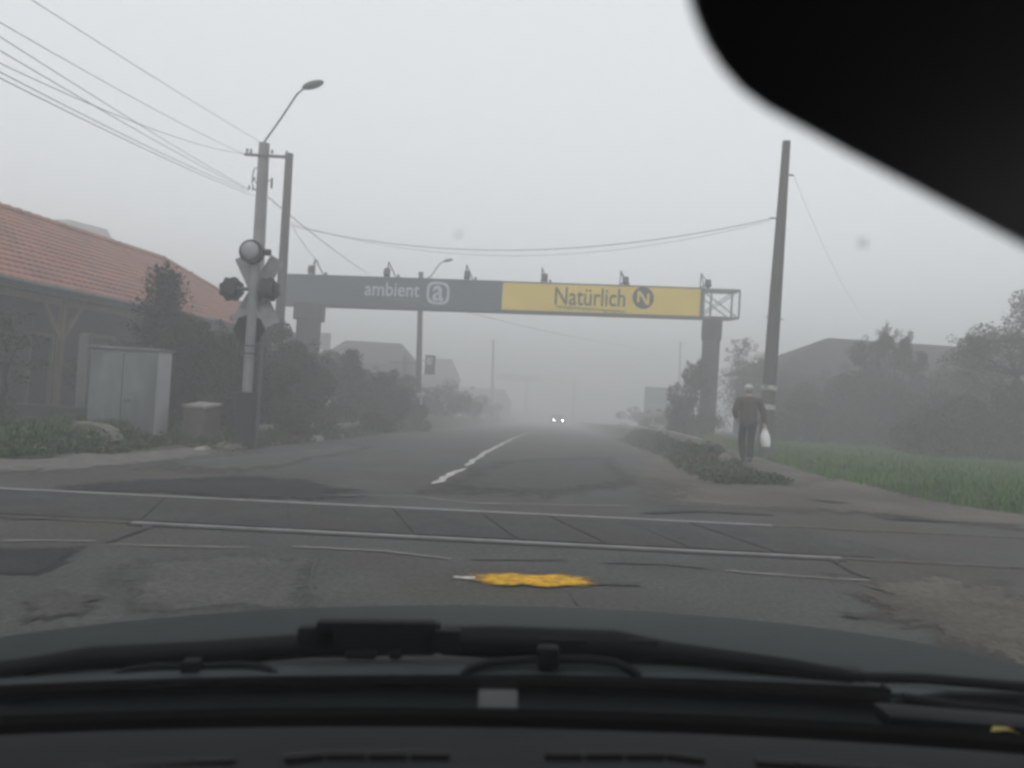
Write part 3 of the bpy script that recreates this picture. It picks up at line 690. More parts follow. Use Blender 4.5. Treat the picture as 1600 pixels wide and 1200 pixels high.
def kerb(a, b, label):
    A = Vector((a[0], a[1], H(*a)+.10)); B = Vector((b[0], b[1], H(*b)+.10))
    mb = MB().bar(A, B, .14, .2, bev=.015); tag(mb.build('kerb', M['kerb'], base=(A+B)/2), label, 'kerb')
kerb((-5.35, 16.0), (-5.0, 19.4), 'pale concrete kerb length beside the signal post')
kerb((-4.95, 21.5), (-4.75, 25.5), 'pale concrete kerb length below the left gantry column')
kerb((4.45, 17.6), (5.0, 24), 'pale kerb on the crest of the right bank')
kerb((5.08, 24.6), (5.95, 36), 'pale kerb running on toward the right gantry column')
def smallpost(px, py0, py1, Y, w, label, m='white_paint', name='marker_post'):
    a = at(px, py1, Y); b = at(px, py0, Y); g = H(a.x, Y)-.1
    mb = MB().box((a.x, Y, (b.z+g)/2), (w, w*.6, b.z-g), None, .01); tag(mb.build(name, M[m], base=(a.x, Y, g)), label, 'post')
smallpost(438, 658, 680, 18.5, .09, 'short white stake at the foot of the signal')
b = at(508, 627, 24); sp = thing('white_sign', 'small white plate on a stake among the shrubs', 'sign', gz((b.x, 24)))
MB().box(b, (.26, .02, .36), Matrix.Rotation(R(12), 4, 'Y'), .004).build('plate', M['white_paint'], sp)
MB().tube([sp.location, b+Vector((0, .03, 0))], .02, 6).build('stake', M['wood'], sp)
b = at(431, 585, 20); sp = thing('marker_post', 'slim post with a white top before the dense shrub', 'post', gz((b.x, 20)))
MB().tube([sp.location, b-Vector((0, 0, .2))], .03, 6).build('post', M['wood_pole'], sp)
MB().box(b, (.09, .05, .42), None, .01).build('white_band', M['white_paint'], sp)
# stones right bank
for i, (px, py, Y, r) in enumerate([(1115, 704, 16.5, .18), (1122, 690, 18, .16), (1132, 712, 15.5, .14), (1492, 782, 11.4, .06)]):
    c = at(px, py, Y); c.z = H(c.x, Y)+r*.3
    lab = ['dark lump of rubble on the right bank, largest of its heap', 'upright rubble stone behind the dark lump on the right bank', 'rubble stone nearest the person on the right bank', 'small pale stone at the grass edge on the right'][i]
    tag(rockmesh(c, (r, r, r*1.1), 90+i).build('stone', M['concrete_dark' if i == 0 else 'rock'], base=c), lab, 'stone')

# ------------------------------------------------------------------ railway crossing signal (seen from behind)
Y = 13.7; sb = gz((at(381, 672, Y).x, Y)); sg = thing('crossing_signal', 'railway crossing signal with crossbuck and twin black lamp heads', 'signal', sb)
def sp_(px, py, dy=0): return at(px, py, Y+dy)
px0 = sb.x
zt = sp_(396, 410).z
MB().tube([(px0, Y, sp_(378, 616).z), (px0, Y, zt)], .085, 14).build('post', M['steel_white'], sg, True)
MB().box((px0, Y, (sb.z+sp_(378, 612).z)/2-.02), (.3, .28, sp_(378, 612).z-sb.z+.04), None, .02).build('base_box', M['black_base'], sg)
cz = sp_(393, 452).z; cc = Vector((px0+.02, Y+.16, cz))
for sgn in (-1, 1):
    mb = MB(); dx, dz = .32, .60
    mb.bar(cc+Vector((-sgn*dx, .012*sgn, -dz)), cc+Vector((sgn*dx, .012*sgn, dz)), .27, .02, up=(0, 1, 0)); mb.build('crossbuck_board', M['sign_back'], sg)
def head(x, z, r=.2):
    mb = MB(); mb.disc((x, Y+.12, z), r, (0, 1, 0), .03, 9)
    mb.tube([(x, Y+.02, z), (x, Y+.32, z)], [r*.72, r*.66], 12)
    mb.box((x, Y-.02, z), (r*1.1, .14, r*1.2), None, .02)
    o = mb.build('lamp_head', M['black_metal'], sg, True)
    mb = MB(); pg = []
    for k in range(32):
        a = k*6.283/32; f = r*(1.12 if (k//2) % 2 else .94+.1*hsh(k, 3)); pg.append((math.cos(a)*f, math.sin(a)*f))
    mb.prism(pg, .02, .09, (x, Y, z)); mb.build('backplate', M['black_metal'], o, base=sg.location)
hl, hr = sp_(359, 451), sp_(416, 452)
head(hl.x, hl.z); head(hr.x, hr.z)
MB().tube([(hl.x, Y, hl.z), (hr.x, Y, hr.z)], .035, 8).build('crossarm', M['steel_grey'], sg, True)
tp = sp_(395, 395); mb = MB(); mb.tube([(tp.x, Y-.14, tp.z), (tp.x, Y-.02, tp.z), (tp.x, Y+.1, tp.z)], [.215, .215, .13], 20); o = mb.build('bell_housing', M['black_metal'], sg, True)
MB().sphere((tp.x-.02, Y-.135, tp.z+.02), .16, (1, .35, 1), 18, 10).build('bell_dome', M['lens'], o, True, base=sg.location)
MB().tube([(tp.x+.2, Y-.02, tp.z+.02), (tp.x+.31, Y-.02, tp.z+.02)], .06, 10).build('bell_striker', M['black_metal'], o, True, base=sg.location)
oc = sp_(384, 514); MB().disc((oc.x, Y+.14, oc.z), .285, (0, 1, 0), .02, 8).build('octagon_plate', M['trim'], sg)
for py in (540, 552):
    z = sp_(382, py).z; MB().tube([(px0, Y, z-.012), (px0, Y, z+.012)], .1, 12).build('clamp_band', M['black_metal'], sg)
MB().tube([(px0+.17, Y+.1, sb.z), (px0+.19, Y+.1, oc.z-.1)], .045, 8).build('cable_conduit', M['steel_grey'], sg, True)

# ------------------------------------------------------------------ poles, lamp and wires
def lamp_head(mbs, c, d, s=1.0):
    """cobra-head luminaire at c pointing along d"""
    d = Vector(d).normalized(); ang = math.atan2(d.y, d.x); Mx = Matrix.Rotation(ang, 4, 'Z')@Matrix.Rotation(-math.asin(d.z), 4, 'Y')
    mbs.sphere(Vector(c)+d*.3*s, .34*s, (1, .42, .30), 16, 10, Mx)
Yp = 22.0
lb = gz((at(401, 470, Yp).x, Yp)); tpz = at(412, 224, Yp)
lp = thing('lamp_pole', 'thick concrete street lamp pole behind the crossing signal, nearest lamp', 'street lamp', lb)
tx = tpz.x
MB().tube([lb-Vector((0, 0, .1)), (tx, Yp, tpz.z)], [.21, .15], 14).build('pole', M['pole_concrete'], lp, True)
h1 = at(470, 140, Yp-.4); arm0 = Vector((tx, Yp, tpz.z-.3))
MB().tube([arm0, Vector((tx, Yp, tpz.z+.05)), at(440, 182, Yp-.2), at(463, 147, Yp-.35), at(474, 138, Yp-.4)], .028, 8).build('arm', M['steel_grey'], lp, True)
hd = MB(); h2 = at(506, 127, Yp-.55); lamp_head(hd, at(473, 137, Yp-.4), h2-at(473, 137, Yp-.4)); hd.build('lamp_head', M['steel_grey'], lp, True)
MB().bar(at(381, 241, Yp-.15), at(455, 246, Yp-.15), .07, .07).build('crossarm', M['steel_grey'], lp)
def insul(c, par, r=.045):
    MB().tube([c, c+Vector((0, 0, .06)), c+Vector((0, 0, .07)), c+Vector((0, 0, .12))], [r*.6, r, r*.7, r*.5], 8).build('insulator', M['steel_white'], par, True)
for px, py in ((385, 238), (391, 239), (424, 240), (447, 242)): insul(at(px, py, Yp-.15), lp)
mb = MB()
for px, py, w in ((399, 262, .03), (398, 285, .03), (421, 282, .03), (396, 296, .03)):
    a = at(px, py, Yp-.1); mb.bar(a, Vector((tx, Yp, a.z)), .03, .03)
a, b = at(397, 262, Yp-.15), at(394, 290, Yp-.15); mb.tube([a, a+Vector((-.03, 0, -.1)), b+Vector((-.03, 0, .1)), b], .015, 6)
a, b = at(424, 278, Yp-.15), at(423, 294, Yp-.15); mb.tube([a, b], .03, 6)
mb.build('bracket', M['black_metal'], lp)
for px, py in ((396, 283), (394, 297), (388, 296), (423, 292)): insul(at(px, py, Yp-.15), lp, .04)
Y2 = 23.4; q = at(451, 243, Y2); pb_ = gz((at(437, 500, Y2).x, Y2))
wp = thing('wooden_pole', 'tall thinner wooden pole standing right of the lamp pole', 'pole', pb_)
MB().tube([pb_-Vector((0, 0, .1)), (q.x, Y2, q.z)], [.17, .12], 12).build('shaft', M['wood_pole'], wp, True)
MB().tube([(q.x, Y2, q.z-.0), (q.x, Y2, q.z+.05)], .13, 12).build('cap', M['steel_grey'], wp)
# pole on the right
Y3 = 19.5; q = at(1228, 221, Y3); rbp = gz((at(1197, 640, Y3).x, Y3))
rp_ = thing('wooden_pole', 'tall bare wooden pole with white painted bands beside the person', 'pole', rbp)
def rpz(z): t = (z-rbp.z)/(q.z-rbp.z); return Vector((rbp.x+(q.x-rbp.x)*t, Y3, z))
MB().tube([rbp-Vector((0, 0, .1)), rpz(q.z*.5), rpz(q.z)], [.185, .155, .10], 12).build('shaft', M['wood_pole'], rp_, True)
for py in (606, 636):
    z = at(1200, py, Y3).z; MB().tube([rpz(z-.06), rpz(z+.06)], .19, 14).build('painted_band', M['white_paint'], rp_, True)
z = at(1215, 342, Y3).z; MB().bar(rpz(z), rpz(z)+Vector((-.3, -.05, 0)), .03, .03).build('hook', M['black_metal'], rp_)
z = at(1225, 273, Y3).z; MB().bar(rpz(z), rpz(z)+Vector((.22, -.05, -.02)), .03, .03).build('hook', M['black_metal'], rp_)
z = at(1205, 497, Y3).z; MB().bar(rpz(z)+Vector((-.22, 0, .02)), rpz(z)+Vector((.24, 0, -.02)), .02, .02).build('cross_peg', M['black_metal'], rp_)
def wire(a, b, sag, label, r=.009, n=14):
    pts = [Vector(a)+(Vector(b)-Vector(a))*i/n-Vector((0, 0, sag*4*(i/n)*(1-i/n))) for i in range(n+1)]
    c = pts[n//2]; tag(MB().tube(pts, r, 6).build('overhead_wire', M['wire'], base=c, smooth=True), label, 'wire', 'overhead wires')
def ext(p, d, k=1.25): return p+(d-p)*k
for (pa, pb2, Ye, lab, sg_) in [((408, 223), (57, 0), 9.5, 'topmost wire running up left from the very top of the lamp pole', .05),
    ((379, 240), (0, 23), 9.0, 'second wire from the top, ending at the left tip of the crossarm', .12),
    ((385, 294), (0, 49), 8.5, 'dark wire crossing the bundle left of the lamp pole', .08),
    ((392, 242), (0, 62), 8.8, 'faint wire sagging to the crossarm just left of the lamp pole', .35),
    ((388, 297), (0, 68), 8.2, 'middle wire of the bundle left of the lamp pole', .1),
    ((386, 298), (0, 99), 8.0, 'upper of the two lowest wires left of the lamp pole', .12),
    ((398, 307), (0, 108), 7.8, 'lowest wire left of the lamp pole', .12)]:
    a = at(*pa, Yp-.15); b = at(*pb2, Ye); wire(a, a+(b-a)*1.35, sg_, lab, .0048)
wire(at(453, 352, Y2-.15), at(1203, 342, Y3-.05), .78, 'long sagging wire spanning the road above the gantry', .0085, 24)
wire(at(452, 348, Y2-.1), at(1203, 345, Y3-.05), .95, 'second sagging wire just under the one spanning the road', .0045, 24)
wire(at(418, 308, Yp), at(575, 428, 42), .1, 'wire sloping down right behind the dark panel', .013)
wire(at(455, 352, Y2), at(500, 412, 30.5), .1, 'short slack wire from the wooden pole to the first floodlight', .008)
wire(at(1238, 272, Y3-.05), at(1345, 492, 33), .3, 'faint wire falling right from the bare wooden pole to the house', .004)
wire(at(660, 470, 38), at(1060, 548, 105), .6, 'faint far wire over the road beneath the gantry panels', .014)

# ------------------------------------------------------------------ advertising gantry
YL, YR = 30.5, 33.0
GLp = at(440, 455, YL); GRp = at(1092, 472, YR)
ex = Vector((GRp.x-GLp.x, GRp.y-GLp.y, 0)).normalized(); eyv = Vector((0, 0, 1)); enr = Vector((-ex.y, ex.x, 0))   # enr away from viewer
G0 = Vector((GLp.x, GLp.y, 0))
def onp(px, py, off=0):
    a, b = ray(px, py); d = Vector((a, 1, b)); o = Vector((0, 0, CH)); n = Vector((ex.y, -ex.x, 0))
    t = ((G0+enr*off)-o).dot(n)/d.dot(n); return o+d*t
def pl(px, py): p = onp(px, py); return (p-G0).dot(ex), p.z
ga = thing('advertising_gantry', 'advertising gantry across the road with dark blue and yellow panels', 'gantry', (at(480, 640, YL).x, YL, sz(YL)))
def gp_(u, z, o=0): return G0+ex*u+enr*o+Vector((0, 0, z))
uL, _ = pl(436, 455); uS, _ = pl(784, 465); uR, _ = pl(1093, 472); uE, _ = pl(1157, 470)
zt0 = pl(450, 428)[1]; zb0 = pl(500, 480)[1]; zt1 = pl(1092, 449)[1]; zb1 = pl(1092, 497)[1]
def zt_(u): return zt0+(zt1-zt0)*(u-uL)/(uR-uL)
def zb_(u): return zb0+(zb1-zb0)*(u-uL)/(uR-uL)
def panel(name, u0, u1, m, o0=0, o1=.06, ins=0):
    mb = MB(); vs = []
    for o in (o0, o1):
        for (u, z) in ((u0, zb_(u0)+ins), (u1, zb_(u1)+ins), (u1, zt_(u1)-ins), (u0, zt_(u0)-ins)): vs.append(gp_(u, z, o))
    mb.add(vs, [(0, 1, 2, 3), (7, 6, 5, 4), (0, 4, 5, 1), (1, 5, 6, 2), (2, 6, 7, 3), (3, 7, 4, 0)]); return mb.build(name, m, ga)
pd_ = panel('dark_panel', uL, uS-.01, M['navy']); py_ = panel('yellow_panel', uS+.01, uR, M['yellow'], ins=.07)
# frame: bottom and end edging of the yellow panel, then box truss
mb = MB(); mb.bar(gp_(uS+.01, zb_(uS)+.035, .03), gp_(uR+.12, zb_(uR)+.035, .03), .066, .10); mb.bar(gp_(uR+.06, zb_(uR)+.08, .03), gp_(uR+.06, zt_(uR), .03), .11, .09)
mb.bar(gp_(uS+.01, zt_(uS)-.03, .035), gp_(uR, zt_(uR)-.03, .035), .06, .05)
mb.build('panel_frame', M['steel_grey'], ga)
mb = MB(); dep = .95; zT = lambda u: zt_(u)-.06; zB = lambda u: zb_(u)+.06
us = [uL-.1+(uE-uL+.1)*i/11 for i in range(12)]
for o in (.16, dep):
    mb.bar(gp_(us[0], zT(us[0]), o), gp_(uE, zT(uE), o), .1); mb.bar(gp_(us[0], zB(us[0]), o), gp_(uE, zB(uE), o), .1)
    for u in us+[pl(1112, 470)[0]]: mb.bar(gp_(u, zB(u)+.05, o), gp_(u, zT(u)-.05, o), .07)
    for i, (a, b) in enumerate(zip(us, us[1:])):
        mb.bar(gp_(a, zB(a), o), gp_(b, zT(b), o), .04); 
        if i >= 10: mb.bar(gp_(a, zT(a), o+.05), gp_(b, zB(b), o+.05), .04)
for u in us:
    mb.bar(gp_(u, zT(u), .16), gp_(u, zT(u), dep), .06); mb.bar(gp_(u, zB(u), .16), gp_(u, zB(u), dep), .06)
mb.build('box_truss', M['truss'], ga)
def column(px, Y, w, wc, pyc0, pyc1, sq):
    x = at(px, 500, Y).x+.0; oY = Y+.55; x = at(px, 500, oY).x
    g = H(x, oY)-.15; z1 = at(px, pyc0, oY).z; z2 = at(px, pyc1, oY).z
    k = oY/1200
    c = MB()
    if sq: c.box((x, oY, (g+z2)/2), (w*k, w*k, z2-g), None, .03)
    else: c.tube([(x, oY, g), (x, oY, z2)], w*k/2, 20)
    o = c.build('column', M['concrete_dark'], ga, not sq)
    c = MB()
    if sq: c.box((x, oY, (z1+z2)/2), (wc*k, wc*k, z1-z2), None, .03)
    else: c.tube([(x, oY, z2-.1), (x, oY, z2), (x, oY, z1-.08), (x, oY, z1)], [w*k/2, wc*k/2, wc*k/2, wc*k/2-.08], 20)
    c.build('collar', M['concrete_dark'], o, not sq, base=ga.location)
column(482, YL-.1, 31, 40, 474, 501, True)
column(1112, YR, 27, 31, 496, 530, False)
for px, py in ((490, 428), (605, 432), (727, 437), (845, 445), (968, 452), (1094, 452)):
    u = pl(px, py)[0]; z = zt_(u)
    f = MB(); A = gp_(u, z+.62, .05); f.bar(gp_(u, z-.05, .1), A, .04); f.bar(A, gp_(u-.02, z+.12, -.75), .03); f.bar(gp_(u, z, .1), gp_(u-.02, z+.1, -.75), .035); f.bar(A, gp_(u+.38, z-.03, .5), .035)
    fl = f.build('floodlight', M['steel_grey'], ga)
    MB().box(gp_(u-.02, z+.06, -.82), (.24, .2, .3), Matrix.Rotation(R(-25), 4, 'X'), .03).build('lamp_housing', M['black_metal'], fl, base=ga.location)
    MB().box(gp_(u+.42, z+.08, .3), (.1, .1, .18), None, .01).build('ballast_box', M['steel_grey'], fl, base=ga.location)
# lettering
def text(body, x0, x1, y0, y1, m, parent, bold=.0, o=-.012, name='lettering', ext=.012):
    """fit a word into a photo rectangle on the panel plane"""
    cu = bpy.data.curves.new('t', 'FONT'); cu.body = body; cu.size = 1; cu.offset = bold; cu.extrude = 0; cu.resolution_u = 4
    ob = bpy.data.objects.new('t', cu); COL.objects.link(ob); dg = bpy.context.evaluated_depsgraph_get(); dg.update()
    me = bpy.data.meshes.new_from_object(ob.evaluated_get(dg)); bpy.data.objects.remove(ob)
    xs_ = [v.co.x for v in me.vertices]; ys_ = [v.co.y for v in me.vertices]
    u0, zA = pl(x0, (y0+y1)/2); u1, _ = pl(x1, (y0+y1)/2); zt = pl((x0+x1)/2, y0)[1]; zb = pl((x0+x1)/2, y1)[1]
    mb = MB(); slope = (zt_(uR)-zt_(uL)+zb_(uR)-zb_(uL))/2/(uR-uL)
    vs = []
    for v in me.vertices:
        u = u0+(u1-u0)*(v.co.x-min(xs_))/(max(xs_)-min(xs_)); z = zb+(zt-zb)*(v.co.y-min(ys_))/(max(ys_)-min(ys_))+slope*(u-(u0+u1)/2)
        vs.append(gp_(u, z, o))
    mb.add(vs, [tuple(p.vertices) for p in me.polygons])
    return mb.build(name, m, parent, recalc=False, base=ga.location)
def ring(cu_, cz_, ro, ri, m, parent, sq, o=-.012, name='logo_ring'):
    mb = MB(); n = 40; A = []; B = []
    for k in range(n):
        a = 2*math.pi*k/n; c, s = math.cos(a), math.sin(a); f = 1/((abs(c)**sq+abs(s)**sq)**(1/sq))
        A.append(gp_(cu_+c*f*ro, cz_+s*f*ro, o)); B.append(gp_(cu_+c*f*ri, cz_+s*f*ri, o))
    mb.add(A+B, [(k, (k+1) % n, n+(k+1) % n, n+k) for k in range(n)] if ri > 0 else [tuple(range(n))]); return mb.build(name, m, parent, recalc=False, base=ga.location)
text('ambient', 569, 655, 441, 463, M['letter_pale'], pd_, .012)
def smallbars(x0, x1, y0, y1, m, parent, seed):
    rnd = random.Random(seed); u0, zt = pl(x0, y0); u1, zb = pl(x1, y1); u = u0; mb = MB(); slope = -.012
    while u < u1:
        w = rnd.uniform(.03, .06); hgt = (zt-zb)*rnd.choice((.6, .6, 1)); z = zb+.0
        a, b = gp_(u, z, -.012), gp_(u+w, z, -.012); mb.add([a, b, b+Vector((0, 0, hgt)), a+Vector((0, 0, hgt))], [(0, 1, 2, 3)]); u += w+.012
    mb.build('small_print', m, parent, recalc=False, base=ga.location)
smallbars(596, 655, 466, 470, M['letter_pale'], pd_, 1)
cu_, cz_ = pl(683.5, 458); ring(cu_, cz_, .47, .36, M['letter_pale'], pd_, 3.2)
text('a', 675, 692, 446, 471, M['letter_pale'], pd_, .02)
text('Natürlich', 866, 976, 450, 478, M['letter_dark'], py_, .008)
smallbars(868, 975, 482.5, 485.5, M['print_brown'], py_, 2)
cu_, cz_ = pl(1004, 465.5); ring(cu_, cz_, .47, 0, M['letter_dark'], py_, 2, name='logo_disc')
mb = MB()
for poly in ([(-.27, -.2), (-.16, -.2), (-.16, .28), (-.27, .28)], [(.16, -.28), (.27, -.28), (.27, .2), (.16, .2)], [(-.27, .28), (-.13, .28), (.27, -.28), (.13, -.28)]):
    mb.add([gp_(cu_+x, cz_+y, -.02) for x, y in poly], [(0, 1, 2, 3)])
mb.build('logo_letter', M['yellow'], py_, recalc=False, base=ga.location)

# ------------------------------------------------------------------ right-hand house and fence
hz = sz(38); rh = thing('house', 'large house with a dark hipped roof behind the right-hand trees', 'house', (20, 41, hz))
a = at(1206, 580, 37); rzd = at(1300, 527, 41); ze = a.z
Ex0, Ex1 = a.x, 34; Ey0, Ey1 = 37, 46
r0 = Vector((rzd.x, 41.5, rzd.z)); r1 = Vector((30, 41.5, rzd.z-.1))
mb = MB()
courses(mb, (Ex0, Ey0, ze), (Ex1, Ey0, ze), r1, r0, 14, .03, 1.2); courses(mb, (Ex0, Ey1, ze), (Ex0, Ey0, ze), r0, r0, 14, .03, 1.2); courses(mb, (Ex1, Ey1, ze), (Ex0, Ey1, ze), r0, r1, 14, .03, 1.2)
mb.build('roof', M['roof_dark'], rh, recalc=False)
MB().box(((Ex0+Ex1)/2+.3, (Ey0+Ey1)/2+.3, (ze+hz)/2-.1), (Ex1-Ex0-1, Ey1-Ey0-1, ze-hz)).build('wall', M['wall_grey'], rh)
MB().bar((Ex0, Ey0-.02, ze-.1), (Ex1, Ey0-.02, ze-.1), .04, .2).build('fascia', M['fascia'], rh)
for i in range(4):
    x = Ex0+2.5+i*4.5; f = MB()
    f.box((x, Ey0+.76, 1.35), (1.3, .08, 1.3), None, .01); o = f.build('window', M['wood'], rh)
    MB().box((x, Ey0+.72, 1.35), (1.1, .06, 1.1)).build('pane', M['dark_glass'], o, base=rh.location)
fy = 33.5; fz = at(1250, 626, fy).z
fe = thing('board_fence', 'dark board fence below the hipped roof on the right', 'fence', (20, fy, sz(fy)))
mb = MB(); x = at(1204, 640, fy).x
x0 = x
while x < 34:
    w = .16; mb.box((x, fy, (sz(fy)-.1+fz)/2+.01*hsh(int(x*9))), (w-.012, .025, fz-sz(fy)+.02*hsh(int(x*7)))); x += w
mb.build('board_panel', M['fence'], fe)
for i in range(9):
    MB().box((x0+i*2.4, fy+.07, (sz(fy)+fz)/2), (.1, .1, fz-sz(fy)+.1)).build('post', M['wood_pole'], fe)

# ------------------------------------------------------------------ far things in the fog
def house_far(label, px0, px1, pye, pyr, Y, m1='wall_pale', m2='roof_far', hip=.3, chim=None):
    a = at(px0, pye, Y); b = at(px1, pye, Y); r = at((px0+px1)/2, pyr, Y+3); g = sz(Y)-.3
    t = thing('house', label, 'house', ((a.x+b.x)/2, Y, g)); w = b.x-a.x
    MB().box(((a.x+b.x)/2, Y+3.3, (a.z+g)/2), (w-.5, 6, a.z-g)).build('wall', M[m1], t)
    mb = MB(); c = Vector(((a.x+b.x)/2, Y+3.3, a.z)); rx = w/2*(1-hip*2); ry = 3.3; h = r.z-a.z; hw_ = w/2
    vs = [c+Vector(v) for v in ((-hw_, -ry, 0), (hw_, -ry, 0), (hw_, ry, 0), (-hw_, ry, 0), (-rx, 0, h), (rx, 0, h))]
    mb.add(vs, [(0, 1, 5, 4), (1, 2, 5), (2, 3, 4, 5), (3, 0, 4), (3, 2, 1, 0)]); rf = mb.build('roof', M[m2], t)
    if chim:
        q = at(*chim, Y+2); MB().box((q.x, Y+2.4, q.z-.5), (.7, .7, 1.2)).build('chimney', M['wall_pale'], rf, base=t.location)
    for i in range(2):
        x = a.x+w*(.3+.4*i); o = MB().box((x, Y+.29, (a.z+g)/2+.3), (1.1, .08, 1.2)).build('window', M['wood'], t); MB().box((x, Y+.25, (a.z+g)/2+.3), (.95, .06, 1.05)).build('pane', M['dark_glass'], o, base=t.location)
    return t
house_far('grey hip-roofed house seen behind the left shrubs', 490, 645, 562, 533, 54, 'wall_grey', 'roof_dark', .2, (505, 522))
house_far('faint house beyond the farther lamp pole', 655, 715, 592, 560, 86, 'wall_grey', 'roof_dark', .25)
house_far('barely visible low building right of the far left pole', 700, 800, 626, 606, 115, 'wall_grey', 'roof_dark', .15)
house_far('faint low building beside the green hoarding', 1040, 1085, 640, 610, 110, 'wall_grey', 'roof_dark', .2)
# farther lamp pole
Y4 = 38; q = at(656, 440, Y4); b = gz((at(652, 650, Y4).x, Y4))
l2 = thing('lamp_pole', 'slim lamp pole beyond the gantry, its lamp above the dark panel', 'street lamp', b)
MB().tube([b, (q.x, Y4, at(656, 425, Y4).z)], [.16, .12], 10).build('pole', M['concrete_dark'], l2, True)
MB().tube([(q.x, Y4, at(656, 440, Y4).z), at(672, 432, Y4-.2), at(686, 412, Y4-.3), at(694, 408, Y4-.4)], .03, 7).build('arm', M['steel_grey'], l2, True)
hd = MB(); lamp_head(hd, at(693, 408, Y4-.4), at(708, 405, Y4-.5)-at(693, 408, Y4-.4), .72); hd.build('lamp_head', M['steel_grey'], l2, True)
z0, z1 = at(650, 650, Y4-.1).z, at(652, 614, Y4-.1).z; MB().tube([(b.x, Y4, z0), (b.x, Y4, z1)], .175, 10).build('white_band', M['white_paint'], l2, True)
c = at(671, 570, Y4-.2); sgn = MB().box(c, (.5, .05, .95), None, .01).build('sign_plate', M['steel_grey'], l2); MB().box(at(670, 564, Y4-.25), (.3, .03, .4), None, .01).build('white_symbol', M['white_paint'], sgn, base=l2.location)
mb = MB(); mb.bar((b.x, Y4, c.z+.2), c+Vector((0, .05, .2)), .03); mb.build('sign_bracket', M['steel_grey'], l2)
def farpole(px0, py0, px1, py1, Y, r, label):
    q = at(px0, py0, Y); b = at(px1, py1, Y); g = gz((b.x, Y)); t = thing('utility_pole', label, 'pole', g, None)
    MB().tube([g, (q.x, Y, q.z)], [r, r*.65], 8).build('shaft', M['wood_pole'], t, True)
    MB().bar((q.x-.8, Y, q.z-.4), (q.x+.8, Y, q.z-.4), .1).build('crossarm', M['wood_pole'], t)
farpole(770, 530, 767, 660, 96, .22, 'faint far pole left of the road in the fog')
farpole(1062, 533, 1060, 660, 105, .22, 'faint far pole above the green hoarding')
farpole(632, 556, 630, 650, 44, .16, 'short dark pole just left of the farther lamp pole')
a = at(1007, 604, 66); b = at(1060, 606, 66); ho = thing('hoarding', 'pale green hoarding panel at the roadside in the fog', 'hoarding', ((a.x+b.x)/2, 66, sz(66)))
MB().box(((a.x+b.x)/2, 66, a.z-.75), (b.x-a.x, .1, 1.5)).build('panel', M['green_sheet'], ho)
MB().box(((a.x+b.x)/2, 66, (a.z-1.52+sz(66))/2-.3), (b.x-a.x, .12, a.z-1.52-sz(66)+.6)).build('lower_wall', M['wall_pale'], ho)
# second gantry, far down the road
Y5 = 165; a = at(775, 588, Y5); c = at(838, 588, Y5); b = at(905, 592, Y5); fg = thing('advertising_gantry', 'faint second gantry far down the road in the fog', 'gantry', ((a.x+b.x)/2, Y5, rz(Y5)))
MB().box(((a.x+c.x)/2, Y5, a.z), (c.x-a.x, .4, 1.4)).build('dark_panel', M['navy'], fg); MB().box(((b.x+c.x)/2+.02, Y5, a.z), (b.x-c.x-.04, .4, 1.4)).build('yellow_panel', M['yellow'], fg)
for x in (lerp(XL, Y5)-.6, lerp(XR, Y5)+.6):
    MB().tube([(x, Y5+.5, sz(Y5)-1), (x, Y5+.5, a.z+.6)], .35, 10).build('column', M['concrete_dark'], fg, True)
MB().bar((lerp(XL, Y5)-.6, Y5+.5, a.z), (lerp(XR, Y5)+.6, Y5+.5, a.z), .3).build('beam', M['truss'], fg)
FB = 'faint shrubs along the far roadside'
for i, (px, Y, h, lab) in enumerate([(690, 48, 1.6, 'misty shrub below the small roadside sign'), (722, 60, 1.8, 'misty shrub before the low far building'), (665, 43, 1.2, 'small misty bush at the foot of the farther lamp pole'), (1045, 48, 1.0, 'low misty bush beneath the green hoarding'), (1000, 66, 1.3, 'faint bush left of the green hoarding'), (755, 75, 1.7, 'faint bush at the foot of the far left pole')]):
    shrub(lab, px, Y, [(-.8, 0, h*.45, 1, .8, h*.5), (.7, 0, h*.4, 1, .8, h*.45), (0, .2, h*.8, .8, .8, h*.4)], 'leaf_dark', 40+i, 250, .2, FB, 3)

# oncoming car with lit headlights
Yc = 114; ca = at(871, 657.5, Yc); rc = Vector((ca.x, Yc, rz(Yc)))
oc_ = thing('oncoming_car', 'distant oncoming car with both headlights lit', 'car', rc)
mb = MB()
prof = [(0, .35), (-.02, .7), (.9, .95), (1.5, 1.42), (3.0, 1.45), (3.7, 1.0), (4.2, .95), (4.2, .35)]
mb.prism([(y, z) for y, z in prof], -.85, .85, rc, (0, 1, 0), (0, 0, 1), (1, 0, 0)); mb.build('body', M['car_far'], oc_)
MB().add([rc+Vector(v) for v in ((-.7, .93, 1.0), (.7, .93, 1.0), (.6, 1.45, 1.4), (-.6, 1.45, 1.4))], [(0, 1, 2, 3)]).build('windscreen', M['dark_glass'], oc_)
for sx in (-.64, .64):
    MB().disc(rc+Vector((sx, -.05, .66)), .12, (0, 1, 0), .06, 12).build('headlight', M['headlight'], oc_)
for sx in (-.8, .8):
    for y in (.8, 3.3): MB().disc(rc+Vector((sx, y, .31)), .31, (1, 0, 0), .2, 14).build('wheel', M['tyre'], oc_)

